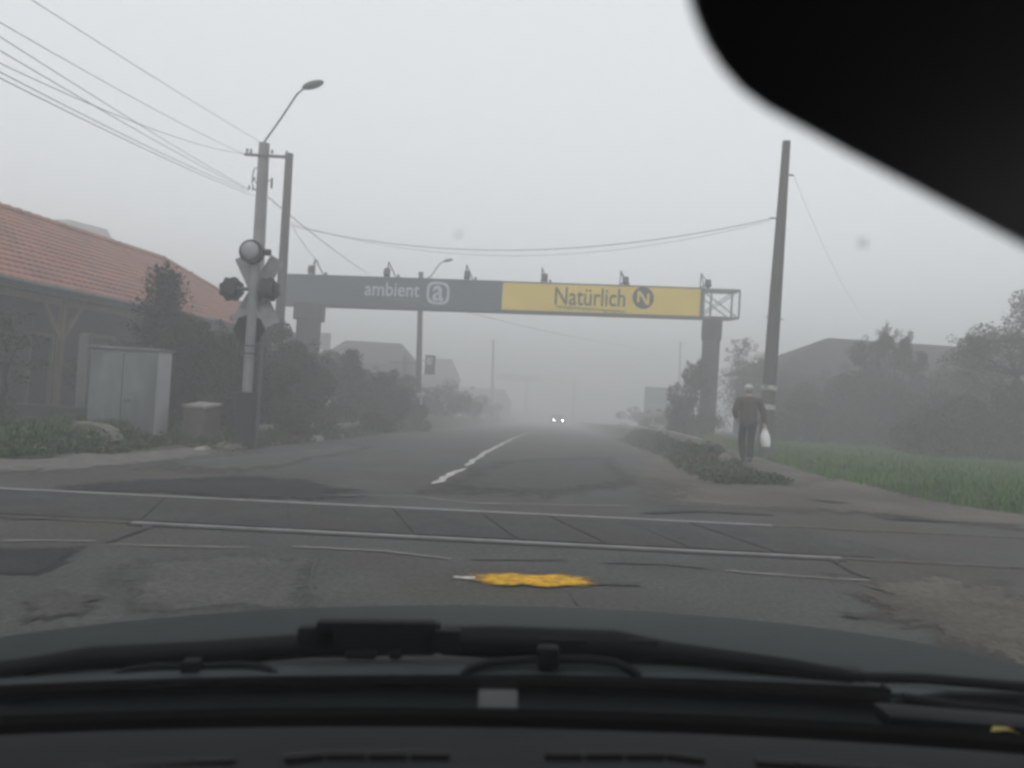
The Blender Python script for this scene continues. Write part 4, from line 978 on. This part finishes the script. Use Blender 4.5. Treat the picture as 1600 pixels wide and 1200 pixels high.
# ------------------------------------------------------------------ the person walking away
Yh = 16.9; pf = at(1165, 718, Yh); pf.z = H(pf.x, Yh)-.01
per = thing('person', 'person in brown jacket, dark trousers and pale cap walking away with a white bag', 'person', pf)
def skin(name, verts, edges, m, root=0, parent=per, sub=2):
    me = bpy.data.meshes.new(name); me.from_pydata([v[:3] for v in verts], edges, []); o = bpy.data.objects.new(name, me); COL.objects.link(o)
    md = o.modifiers.new('s', 'SKIN'); md.use_smooth_shade = True; md.branch_smoothing = .4
    for i, v in enumerate(verts):
        r = v[3]; r = (r, r) if not isinstance(r, tuple) else r
        me.skin_vertices[0].data[i].radius = r; me.skin_vertices[0].data[i].use_root = (i == root)
    sb_ = o.modifiers.new('u', 'SUBSURF'); sb_.levels = sub; sb_.render_levels = sub
    dg = bpy.context.evaluated_depsgraph_get(); dg.update(); nm = bpy.data.meshes.new_from_object(o.evaluated_get(dg))
    bpy.data.objects.remove(o); nm.name = name; nm.materials.clear(); nm.materials.append(m)
    for p in nm.polygons: p.use_smooth = True
    o = bpy.data.objects.new(name, nm); COL.objects.link(o); o.parent = parent; return o
# joints: x right, y forward (away from us), z up
J = dict(pel=(0, 0, .93), sp=(0, .02, 1.12), ch=(0, .04, 1.33), nk=(0, .07, 1.47), hd=(0, .10, 1.56), ht=(0, .10, 1.66),
         ls=(-.19, .03, 1.39), le=(-.315, -.04, 1.13), lw=(-.2, .16, .96), rs=(.19, .03, 1.39), re=(.3, .0, 1.13), rw=(.37, .06, .87),
         lh=(-.09, 0, .9), lk=(-.08, .13, .5), la=(-.045, .06, .1), lt=(-.05, .2, .04), rh=(.09, 0, .9), rk=(.065, .0, .5), ra=(.03, -.16, .12), rt=(.035, .0, .04))
bv = [(*J['pel'], .13), (*J['sp'], .12), (*J['ch'], (.16, .11)), (*J['nk'], .055), (*J['hd'], (.078, .09)), (*J['ht'], (.07, .08)),
      (*J['ls'], .06), (*J['le'], .042), (*J['lw'], .03), (*J['rs'], .06), (*J['re'], .042), (*J['rw'], .03),
      (*J['lh'], .09), (*J['lk'], .058), (*J['la'], .04), (*J['lt'], .04), (*J['rh'], .09), (*J['rk'], .058), (*J['ra'], .04), (*J['rt'], .04)]
be = [(0, 1), (1, 2), (2, 3), (3, 4), (4, 5), (2, 6), (6, 7), (7, 8), (2, 9), (9, 10), (10, 11), (0, 12), (12, 13), (13, 14), (14, 15), (0, 16), (16, 17), (17, 18), (18, 19)]
def hand(i0, w, d):
    """palm and five bent fingers"""
    w = Vector(w); d = Vector(d).normalized(); side = d.cross(Vector((0, 1, 0))).normalized(); fw = side.cross(d).normalized()
    k = len(bv); bv.append((*(w+d*.05), .026)); be.append((i0, k))
    for j, ln in enumerate((.085, .095, .09, .07)):
        o = fw*(.03-.02*j); b_ = w+d*.085+o; e = len(bv)
        bv.append((*b_, .011)); bv.append((*(b_+d*ln*.5+side*.015), .010)); bv.append((*(b_+d*ln*.7+side*.05), .009)); be.extend([(k, e), (e, e+1), (e+1, e+2)])
    e = len(bv); bv.append((*(w+d*.05+fw*.045), .012)); bv.append((*(w+d*.085+fw*.06+side*.02), .010)); be.extend([(k, e), (e, e+1)])
hand(8, J['lw'], (.3, .5, -.8)); hand(11, J['rw'], (.1, 0, -1))
body = skin('body', bv, be, M['skin'], 0)
jv = [(0, .0, .78, (.2, .15)), (0, .01, 1.0, (.215, .155)), (0, .03, 1.25, (.235, .16)), (0, .045, 1.40, (.19, .12)), (0, .06, 1.47, .08),
      (-.21, .03, 1.38, .095), (-.32, -.045, 1.13, .08), (-.22, .14, .965, .06), (.21, .03, 1.38, .095), (.32, 0, 1.13, .078), (.375, .055, .885, .058)]
skin('jacket', jv, [(0, 1), (1, 2), (2, 3), (3, 4), (3, 5), (5, 6), (6, 7), (3, 8), (8, 9), (9, 10)], M['jacket'], 1)
tv = [(0, 0, .92, (.16, .125)), (-.095, .01, .84, .105), (-.085, .13, .5, .088), (-.048, .06, .075, .072), (.095, .0, .84, .105), (.07, .0, .5, .088), (.033, -.15, .09, .072)]
skin('trousers', tv, [(0, 1), (1, 2), (2, 3), (0, 4), (4, 5), (5, 6)], M['trousers'], 0)
def lpart(mb, name, m, parent=per, sm_=True):
    me = bpy.data.meshes.new(name); me.from_pydata(mb.v, [], mb.f); me.materials.append(m)
    for p in me.polygons: p.use_smooth = sm_
    o = bpy.data.objects.new(name, me); COL.objects.link(o); o.parent = parent; return o
for t_, a_ in ((J['lt'], J['la']), (J['rt'], J['ra'])):
    mb = MB(); c = (Vector(t_)+Vector(a_))/2; c.z = .055+(.02 if t_ is J['rt'] else 0); mb.sphere(c+Vector((0, .02, 0)), .15, (.36, 1, .38), 14, 8); lpart(mb, 'shoe', M['shoe'])
lpart(MB().sphere((0, .085, 1.60), .1, (.86, .98, 1.0), 16, 10), 'hair', M['hair'])
mb = MB(); mb.sphere((0, .095, 1.655), .108, (.92, 1.02, .72), 18, 10); mb.sphere((0, .19, 1.65), .08, (.9, .9, .16), 14, 6); lpart(mb, 'cap', M['cap'])
mb = MB()
for sx in (-1, 1): mb.sphere((sx*.085, .1, 1.575), .03, (.35, .7, 1), 8, 6)
mb.sphere((0, .2, 1.565), .018, (.8, 1.2, 1.2), 8, 6)
lpart(mb, 'face_features', M['skin'])
# bag hanging from the right hand
bt_ = pf+Vector((.385, .06, .80))
pbg = thing('plastic_bag', 'white plastic bag hanging from the hand of the person', 'bag', bt_-Vector((0, 0, .42)))
mb = MB(); rows = []
for i in range(9):
    t_ = i/8; z = -.02-.40*t_; w = .035+.075*min(1, t_*2.2)-.02*max(0, t_-.8)*5; d_ = .02+.05*min(1, t_*2)-.03*max(0, t_-.85)*5
    ring_ = []
    for k in range(15):
        a = 2*math.pi*(k % 14)/14; f = 1+.1*n1(k % 14*1.3+i*.7, 6); ring_.append(bt_+Vector((w*math.cos(a)*f+.04*t_*t_+.012, d_*math.sin(a)*f, z)))
    rows.append(ring_)
mb.grid(rows); mb.add(rows[-1][:-1], [tuple(range(14))]); mb.add(rows[0][:-1], [tuple(range(14))]); mb.build('bag_body', M['bag'], pbg, True)
mb = MB()
for sx in (-.03, .03): mb.tube([bt_+Vector((sx+.01, 0, -.04)), bt_+Vector((sx*.7, 0, .03)), bt_+Vector((0, 0, .06))], .008, 6)
mb.build('bag_handle', M['bag'], pbg, True)

# ------------------------------------------------------------------ the car we sit in (local frame: camera at 0,0,CH)
CR = R(0.6)
def cp(px, py, y):
    a, b = ray(px, py, CR); return Vector((a*y, y, CH+b*y))
cam_c = Vector((0, 0, CH)); rotm = Matrix.Rotation(-(RHO-CR), 4, 'Y')
car = thing('car', 'dark car seen from the driving seat, its bonnet, wipers and dashboard in front', 'car', cam_c-rotm@cam_c)
car.rotation_euler = (0, -(RHO-CR), 0); car['local'] = 1
CX = -.06
def loft(prof, x0, x1, n=28, cy=.12, kz=.016, x4=0):
    rows = []
    for (y, z) in prof:
        rows.append([(CX+x0+(x1-x0)*k/n, y-cy*(x0+(x1-x0)*k/n)**2, z-kz*(x0+(x1-x0)*k/n)**2-x4*(x0+(x1-x0)*k/n)**4) for k in range(n+1)])
    return MB().grid(rows)
def solid(prof, *a, th=.012, **k):
    """closed loft: profile plus the same profile lower down"""
    pr = prof+[(y, z-th) for y, z in reversed(prof)]+[prof[0]]
    return loft(pr, *a, **k)
bon = solid([(.93, .786), (1.0, .790), (1.08, .790), (1.15, .786), (1.25, .776), (1.35, .758), (1.45, .732), (1.6, .68), (1.8, .59), (1.95, .48)], -.86, .86, cy=.10, kz=.05, x4=.03).build('bonnet', M['car_paint'], car, True)
solid([(.965, .796), (.94, .797), (.917, .792)], -.8, .8, th=.004, cy=.105, kz=.045).build('bonnet_sheen', M['sheen_grey'], car, True)  # pale strip standing in for sky sheen on the bonnet's rear edge
solid([(.77, .788), (.80, .786), (.83, .772), (.86, .781), (.885, .768), (.93, .776)], -.8, .8).build('cowl', M['cowl'], car, True)
mb = MB(); 
for (y, z, r) in ((.915, .789, .007), (.785, .796, .015)):
    pts = [(CX+x, y-.12*x*x, z-.016*x*x) for x in [-.8+1.6*k/30 for k in range(31)]]; mb.tube(pts, r, 8)
mb.build('rubber_seal', M['rubber'], car, True)
dash = solid([(.765, .792), (.755, .804), (.72, .818), (.66, .838), (.60, .858), (.555, .868), (.545, .871), (.538, .872), (.50, .888), (.45, .897), (.40, .895), (.37, .87), (.36, .8), (.36, .55)], -.78, .78, th=.03).build('dashboard', M['dash'], car, True)
for (x0, x1) in ((108, 370), (445, 705), (848, 1102), (1176, 1440), (1500, 1750)):
    mb = MB(); nseg = 4; w = (x1-x0)/nseg
    for k in range(nseg):
        q = []
        for px in (x0+k*w+1.6, x0+(k+1)*w-1.6):
            c = cp(px, 1186+ (0.00006*(px-750)**2 if abs(px-750) > 300 else 0), .52); q.append(c)
        mb.bar(q[0]+Vector((0, -.002, .003)), q[1]+Vector((0, -.002, .003)), .006, .0055, bev=.001)
    mb.build('air_vent', M['vent'], dash)
# windscreen
sl = math.tan(R(40))
def wz(y): return .80+(.785-y)*sl
mb = MB(); rows = []
for y in (.785, .6, .4, .25, .12):
    hw_ = .74-.12*(.785-y)/.66
    rows.append([(CX-hw_+2*hw_*k/20, y-.12*(-hw_+2*hw_*k/20)**2, wz(y)-.016*(-hw_+2*hw_*k/20)**2) for k in range(21)])
mb.grid(rows); back = [[(x, y-.003, z-.004) for x, y, z in r] for r in rows]; mb.grid(back)
n = 21
ws = mb.build('windscreen', M['glass'], car, True)
def onglass(px, py, lift=-.006):
    a, b = ray(px, py, CR); lo, hi = .05, 2
    for _ in range(50):
        y = (lo+hi)/2; x = a*y-CX; yy = y+.12*x*x
        if CH+b*y < wz(yy)-.016*x*x: lo = y
        else: hi = y
    y = lo+lift; return Vector((a*y, y, CH+b*y))
for px, py, r in ((1348, 380, .0021), (716, 366, .0012)):
    c = onglass(px, py); MB().sphere(c, r, (1, .3, 1.1), 10, 6).build('dirt_speck', M['speck'], ws)
c = onglass(778, 1093, -.02); MB().box(c, (.037, .003, .018), Matrix.Rotation(R(-45), 4, 'X'), .002).build('grey_patch', M['grey_patch'], ws)  # small grey rectangle at the foot of the glass
# wipers
def wiper(arm, yoke, blade, clip, extra):
    w = MB(); w.tube([cp(px, py, y) for px, py, y, r in arm], [r*1.28 for *_, r in arm], 10); o = w.build('wiper', M['trim'], car, True)
    MB().tube([cp(px, py, y) for px, py, y in yoke], .0055, 8).build('yoke', M['trim'], o, True)
    MB().tube([cp(px, py, y) for px, py, y in blade], .006, 8).build('blade', M['rubber'], o, True)
    MB().tube([cp(px, py+9, y-.008) for px, py, y, r in arm[:-1]], [r*.55 for *_, r in arm[:-1]], 8).build('spoiler_edge', M['rubber'], o, True)
    e = MB()
    for (px, py, y, sx, sz_) in clip: e.box(cp(px, py, y), (sx, .02, sz_), None, .004)
    e.build('clip', M['trim'], o, True)
    return o
wiper([(700, 1000, .985, .012), (560, 1000, .985, .016), (480, 1008, .98, .012), (330, 1020, .97, .0125), (140, 1028, .955, .0115), (40, 1042, .94, .009), (-160, 1062, .92, .007)],
      [(163, 1070, .925), (178, 1058, .93), (200, 1048, .935), (240, 1042, .94), (300, 1043, .94), (370, 1039, .94), (405, 1042, .937), (428, 1052, .93), (440, 1062, .925)],
      [(-120, 1100, .90), (100, 1079, .915), (350, 1068, .92), (620, 1062, .92)],
      [(300, 1043, .935, .022, .02), (588, 995, .975, .15, .042), (498, 994, .975, .05, .026), (690, 1000, .975, .05, .028), (565, 1021, .965, .04, .010), (618, 1021, .965, .016, .010), (560, 981, .985, .012, .006), (640, 985, .985, .08, .02)], None)
wiper([(1330, 1058, .94, .007), (1240, 1044, .95, .009), (1130, 1030, .96, .010), (1040, 1020, .97, .012), (960, 1010, .975, .0165), (850, 1006, .98, .0165), (760, 1002, .985, .016), (690, 1000, .985, .014)],
      [(722, 1056, .925), (735, 1045, .93), (765, 1036, .935), (810, 1032, .94), (855, 1029, .94), (920, 1030, .94), (960, 1035, .937), (985, 1046, .93), (1000, 1058, .925)],
      [(640, 1062, .92), (850, 1062, .92), (1100, 1068, .918), (1388, 1081, .905)],
      [(856, 1026, .935, .026, .026), (990, 1013, .968, .06, .026), (880, 1010, .968, .06, .024), (773, 987, .985, .012, .005), (835, 988, .985, .012, .005), (897, 991, .985, .012, .005), (1384, 1086, .90, .006, .022)], None)
mb = MB(); mb.tube([cp(1310, 1058, .95), cp(1440, 1060, .945), cp(1620, 1075, .93), cp(1800, 1095, .91)], .0065, 8); mb.tube([cp(1390, 1100, .87), cp(1480, 1088, .88), cp(1640, 1090, .88)], .006, 8); mb.tube([cp(1410, 1090, .87), cp(1500, 1104, .86), cp(1640, 1118, .85)], .006, 8)
mb.box(cp(1325, 1056, .95), (.035, .03, .018), None, .005); mb.build('wiper_linkage', M['trim'], car, True)
mb = MB(); mb.box(cp(1500, 1128, .815), (.17, .04, .016), Matrix.Rotation(R(4), 4, 'Y'), .006); mb.build('cowl_cover', M['trim'], car, True)
lf = MB(); c = cp(1572, 1146, .78); 
lf.add([c+Vector(v) for v in ((-.016, 0, .002), (-.004, -.006, .006), (.01, -.003, .003), (.017, 0, -.002), (.004, .006, .004), (-.01, .005, .005))], [(0, 1, 2, 3, 4, 5)])
rl = tag(lf.build('fallen_leaf', M['leaf_yellow'], base=c), 'small yellow leaf lying at the right foot of the windscreen', 'leaf')
rl.matrix_world = Matrix.Translation(car.location)@rotm@Matrix.Translation(c)
# mirror: rounded slab turned towards the driver
ymir = .20; pts = []
outline = [(1068, -40), (1078, 8), (1088, 36), (1103, 70), (1126, 106), (1156, 140), (1195, 169), (1240, 194), (1330, 243), (1430, 295), (1520, 343), (1610, 391), (1760, 471), (1850, 505), (1930, 500), (1985, 440), (1990, 350), (1950, 240), (1900, 100), (1850, -120), (1780, -200), (1650, -240), (1300, -260), (1120, -240), (1070, -160), (1062, -100)]
A = [cp(px, py, ymir) for px, py in outline]; cen = sum(A, Vector())/len(A)
mdir = (cen-cam_c).normalized()
def sc(A, k, dy): return [cen+(p-cen)*k+mdir*dy for p in A]
mb = MB(); N = len(A); rings = [sc(A, .955, -.006), sc(A, .985, -.004), sc(A, 1, .002), sc(A, .97, .016), sc(A, .88, .028), sc(A, .6, .040)]
for r in rings: mb.v += [tuple(p) for p in r]
for j in range(len(rings)-1):
    for i in range(N): i2 = (i+1) % N; mb.f.append((j*N+i, j*N+i2, (j+1)*N+i2, (j+1)*N+i))
mb.f.append(tuple(range((len(rings)-1)*N, len(rings)*N)))
rm = mb.build('rear_view_mirror', M['mirror_dark'], car, True)
mb = MB().add(sc(A, .955, -.0055), [tuple(range(N))]); mb.build('mirror_glass', M['mirror_glass'], rm)
mb = MB(); mb.tube([cen+Vector((.0, .03, 0)), cen+Vector((0, .06, .05)), Vector((cen.x, .2, 1.36))], .01, 8); mb.build('mirror_stem', M['trim'], rm, True)
# cabin around the camera: roof, pillars, doors, and a closed rear wall added to darken it
mb = MB(); rows = []
for y in (.14, 0, -.3, -.8, -1.3):
    rows.append([(CX+x, y-.12*x*x, wz(.12)+.02+.05*min(1, (.14-y)/.5)-.06*x*x) for x in [-.64+1.28*k/10 for k in range(11)]])
mb.grid(rows); mb.grid([[(x, y, z+.03) for x, y, z in r] for r in rows]); mb.build('roof', M['trim'], car, True)
for sx in (-1, 1):
    mb = MB(); mb.tube([(CX+sx*.75, .72, .78), (CX+sx*.71, .45, 1.03), (CX+sx*.64, .07, 1.36)], [.04, .035, .035], 8); mb.build('windscreen_pillar', M['trim'], car, True)
    mb = MB(); mb.box((CX+sx*.80, -.2, .56), (.06, 1.9, .68), None, .02); mb.build('door', M['trim'], car, True)
    mb = MB(); mb.tube([(CX+sx*.76, -.75, .85), (CX+sx*.62, -.8, 1.38)], .05, 8); mb.build('door_pillar', M['trim'], car, True)
mb = MB(); mb.box((CX, -1.28, .85), (1.5, .05, 1.1), None, .01); mb.build('rear_blocker', M['trim'], car)  # unseen windowless wall, added to keep the cabin and mirror dark
mb = MB(); mb.box((CX, -.1, .25), (1.54, 2.2, .06)); mb.build('cabin_floor', M['trim'], car)

# ------------------------------------------------------------------ haze, sky, sun, camera
hb = MB(); hb.box((0, 110, 3.6), (640, 640, 18.6)); hz_ = hb.build('haze', M['soil'], base=(0, 110, 0)); hz_['kind'] = 'stuff'
hm = bpy.data.materials.new('haze_air'); hm.use_nodes = True; nt = hm.node_tree; nt.nodes.clear(); o_ = nd(nt, 'ShaderNodeOutputMaterial'); pv = nd(nt, 'ShaderNodeVolumePrincipled')
pv.inputs['Color'].default_value = (.88, .885, .89, 1); pv.inputs['Density'].default_value = .0188; pv.inputs['Anisotropy'].default_value = .0
nt.links.new(pv.outputs[0], o_.inputs['Volume']); hz_.data.materials[0] = hm

W = bpy.data.worlds.new('World'); S.world = W; W.use_nodes = True; nt = W.node_tree; nt.nodes.clear()
sk = nd(nt, 'ShaderNodeTexSky', sky_type='NISHITA', sun_disc=False, sun_elevation=R(52), sun_rotation=R(200), air_density=1.0, dust_density=2.0, ozone_density=1.0)
hs = nd(nt, 'ShaderNodeHueSaturation', Saturation=.12); bg = nd(nt, 'ShaderNodeBackground', Strength=.15); wo = nd(nt, 'ShaderNodeOutputWorld')
nt.links.new(sk.outputs[0], hs.inputs['Color']); ov = nd(nt, 'ShaderNodeMix', data_type='RGBA'); ov.inputs[0].default_value = .72; nt.links.new(hs.outputs[0], ov.inputs[6]); ov.inputs[7].default_value = (8.4, 8.5, 8.7, 1)   # mostly an even cloud deck
nt.links.new(ov.outputs[2], bg.inputs[0]); nt.links.new(bg.outputs[0], wo.inputs[0])
sd = bpy.data.lights.new('sun', 'SUN'); sd.energy = .5; sd.angle = R(40); sd.color = (1, .97, .93); so = bpy.data.objects.new('sun', sd); COL.objects.link(so)
so.rotation_euler = (R(38), 0, R(200+180)*-1)
cd = bpy.data.cameras.new('camera'); co = bpy.data.objects.new('camera', cd); COL.objects.link(co)
cd.sensor_width = 36; cd.lens = 27; cd.clip_start = .01; cd.clip_end = 3000
co.location = (0, 0, CH)
co.rotation_mode = 'QUATERNION'
co.rotation_quaternion = (Matrix.Rotation(-RHO, 3, 'Y')@Matrix.Rotation(R(90)+TH, 3, 'X')).to_quaternion()
cd.dof.use_dof = True; cd.dof.focus_distance = 22; cd.dof.aperture_fstop = 5.2
S.camera = co
S.view_settings.view_transform = 'Standard'; S.view_settings.look = 'None'; S.view_settings.gamma = 1; S.view_settings.exposure = 0.0
S.render.engine = 'CYCLES'; c = S.cycles
c.use_denoising = True; c.max_bounces = 8; c.volume_bounces = 2; c.transparent_max_bounces = 16; c.filter_width = 2.9; c.use_adaptive_sampling = False
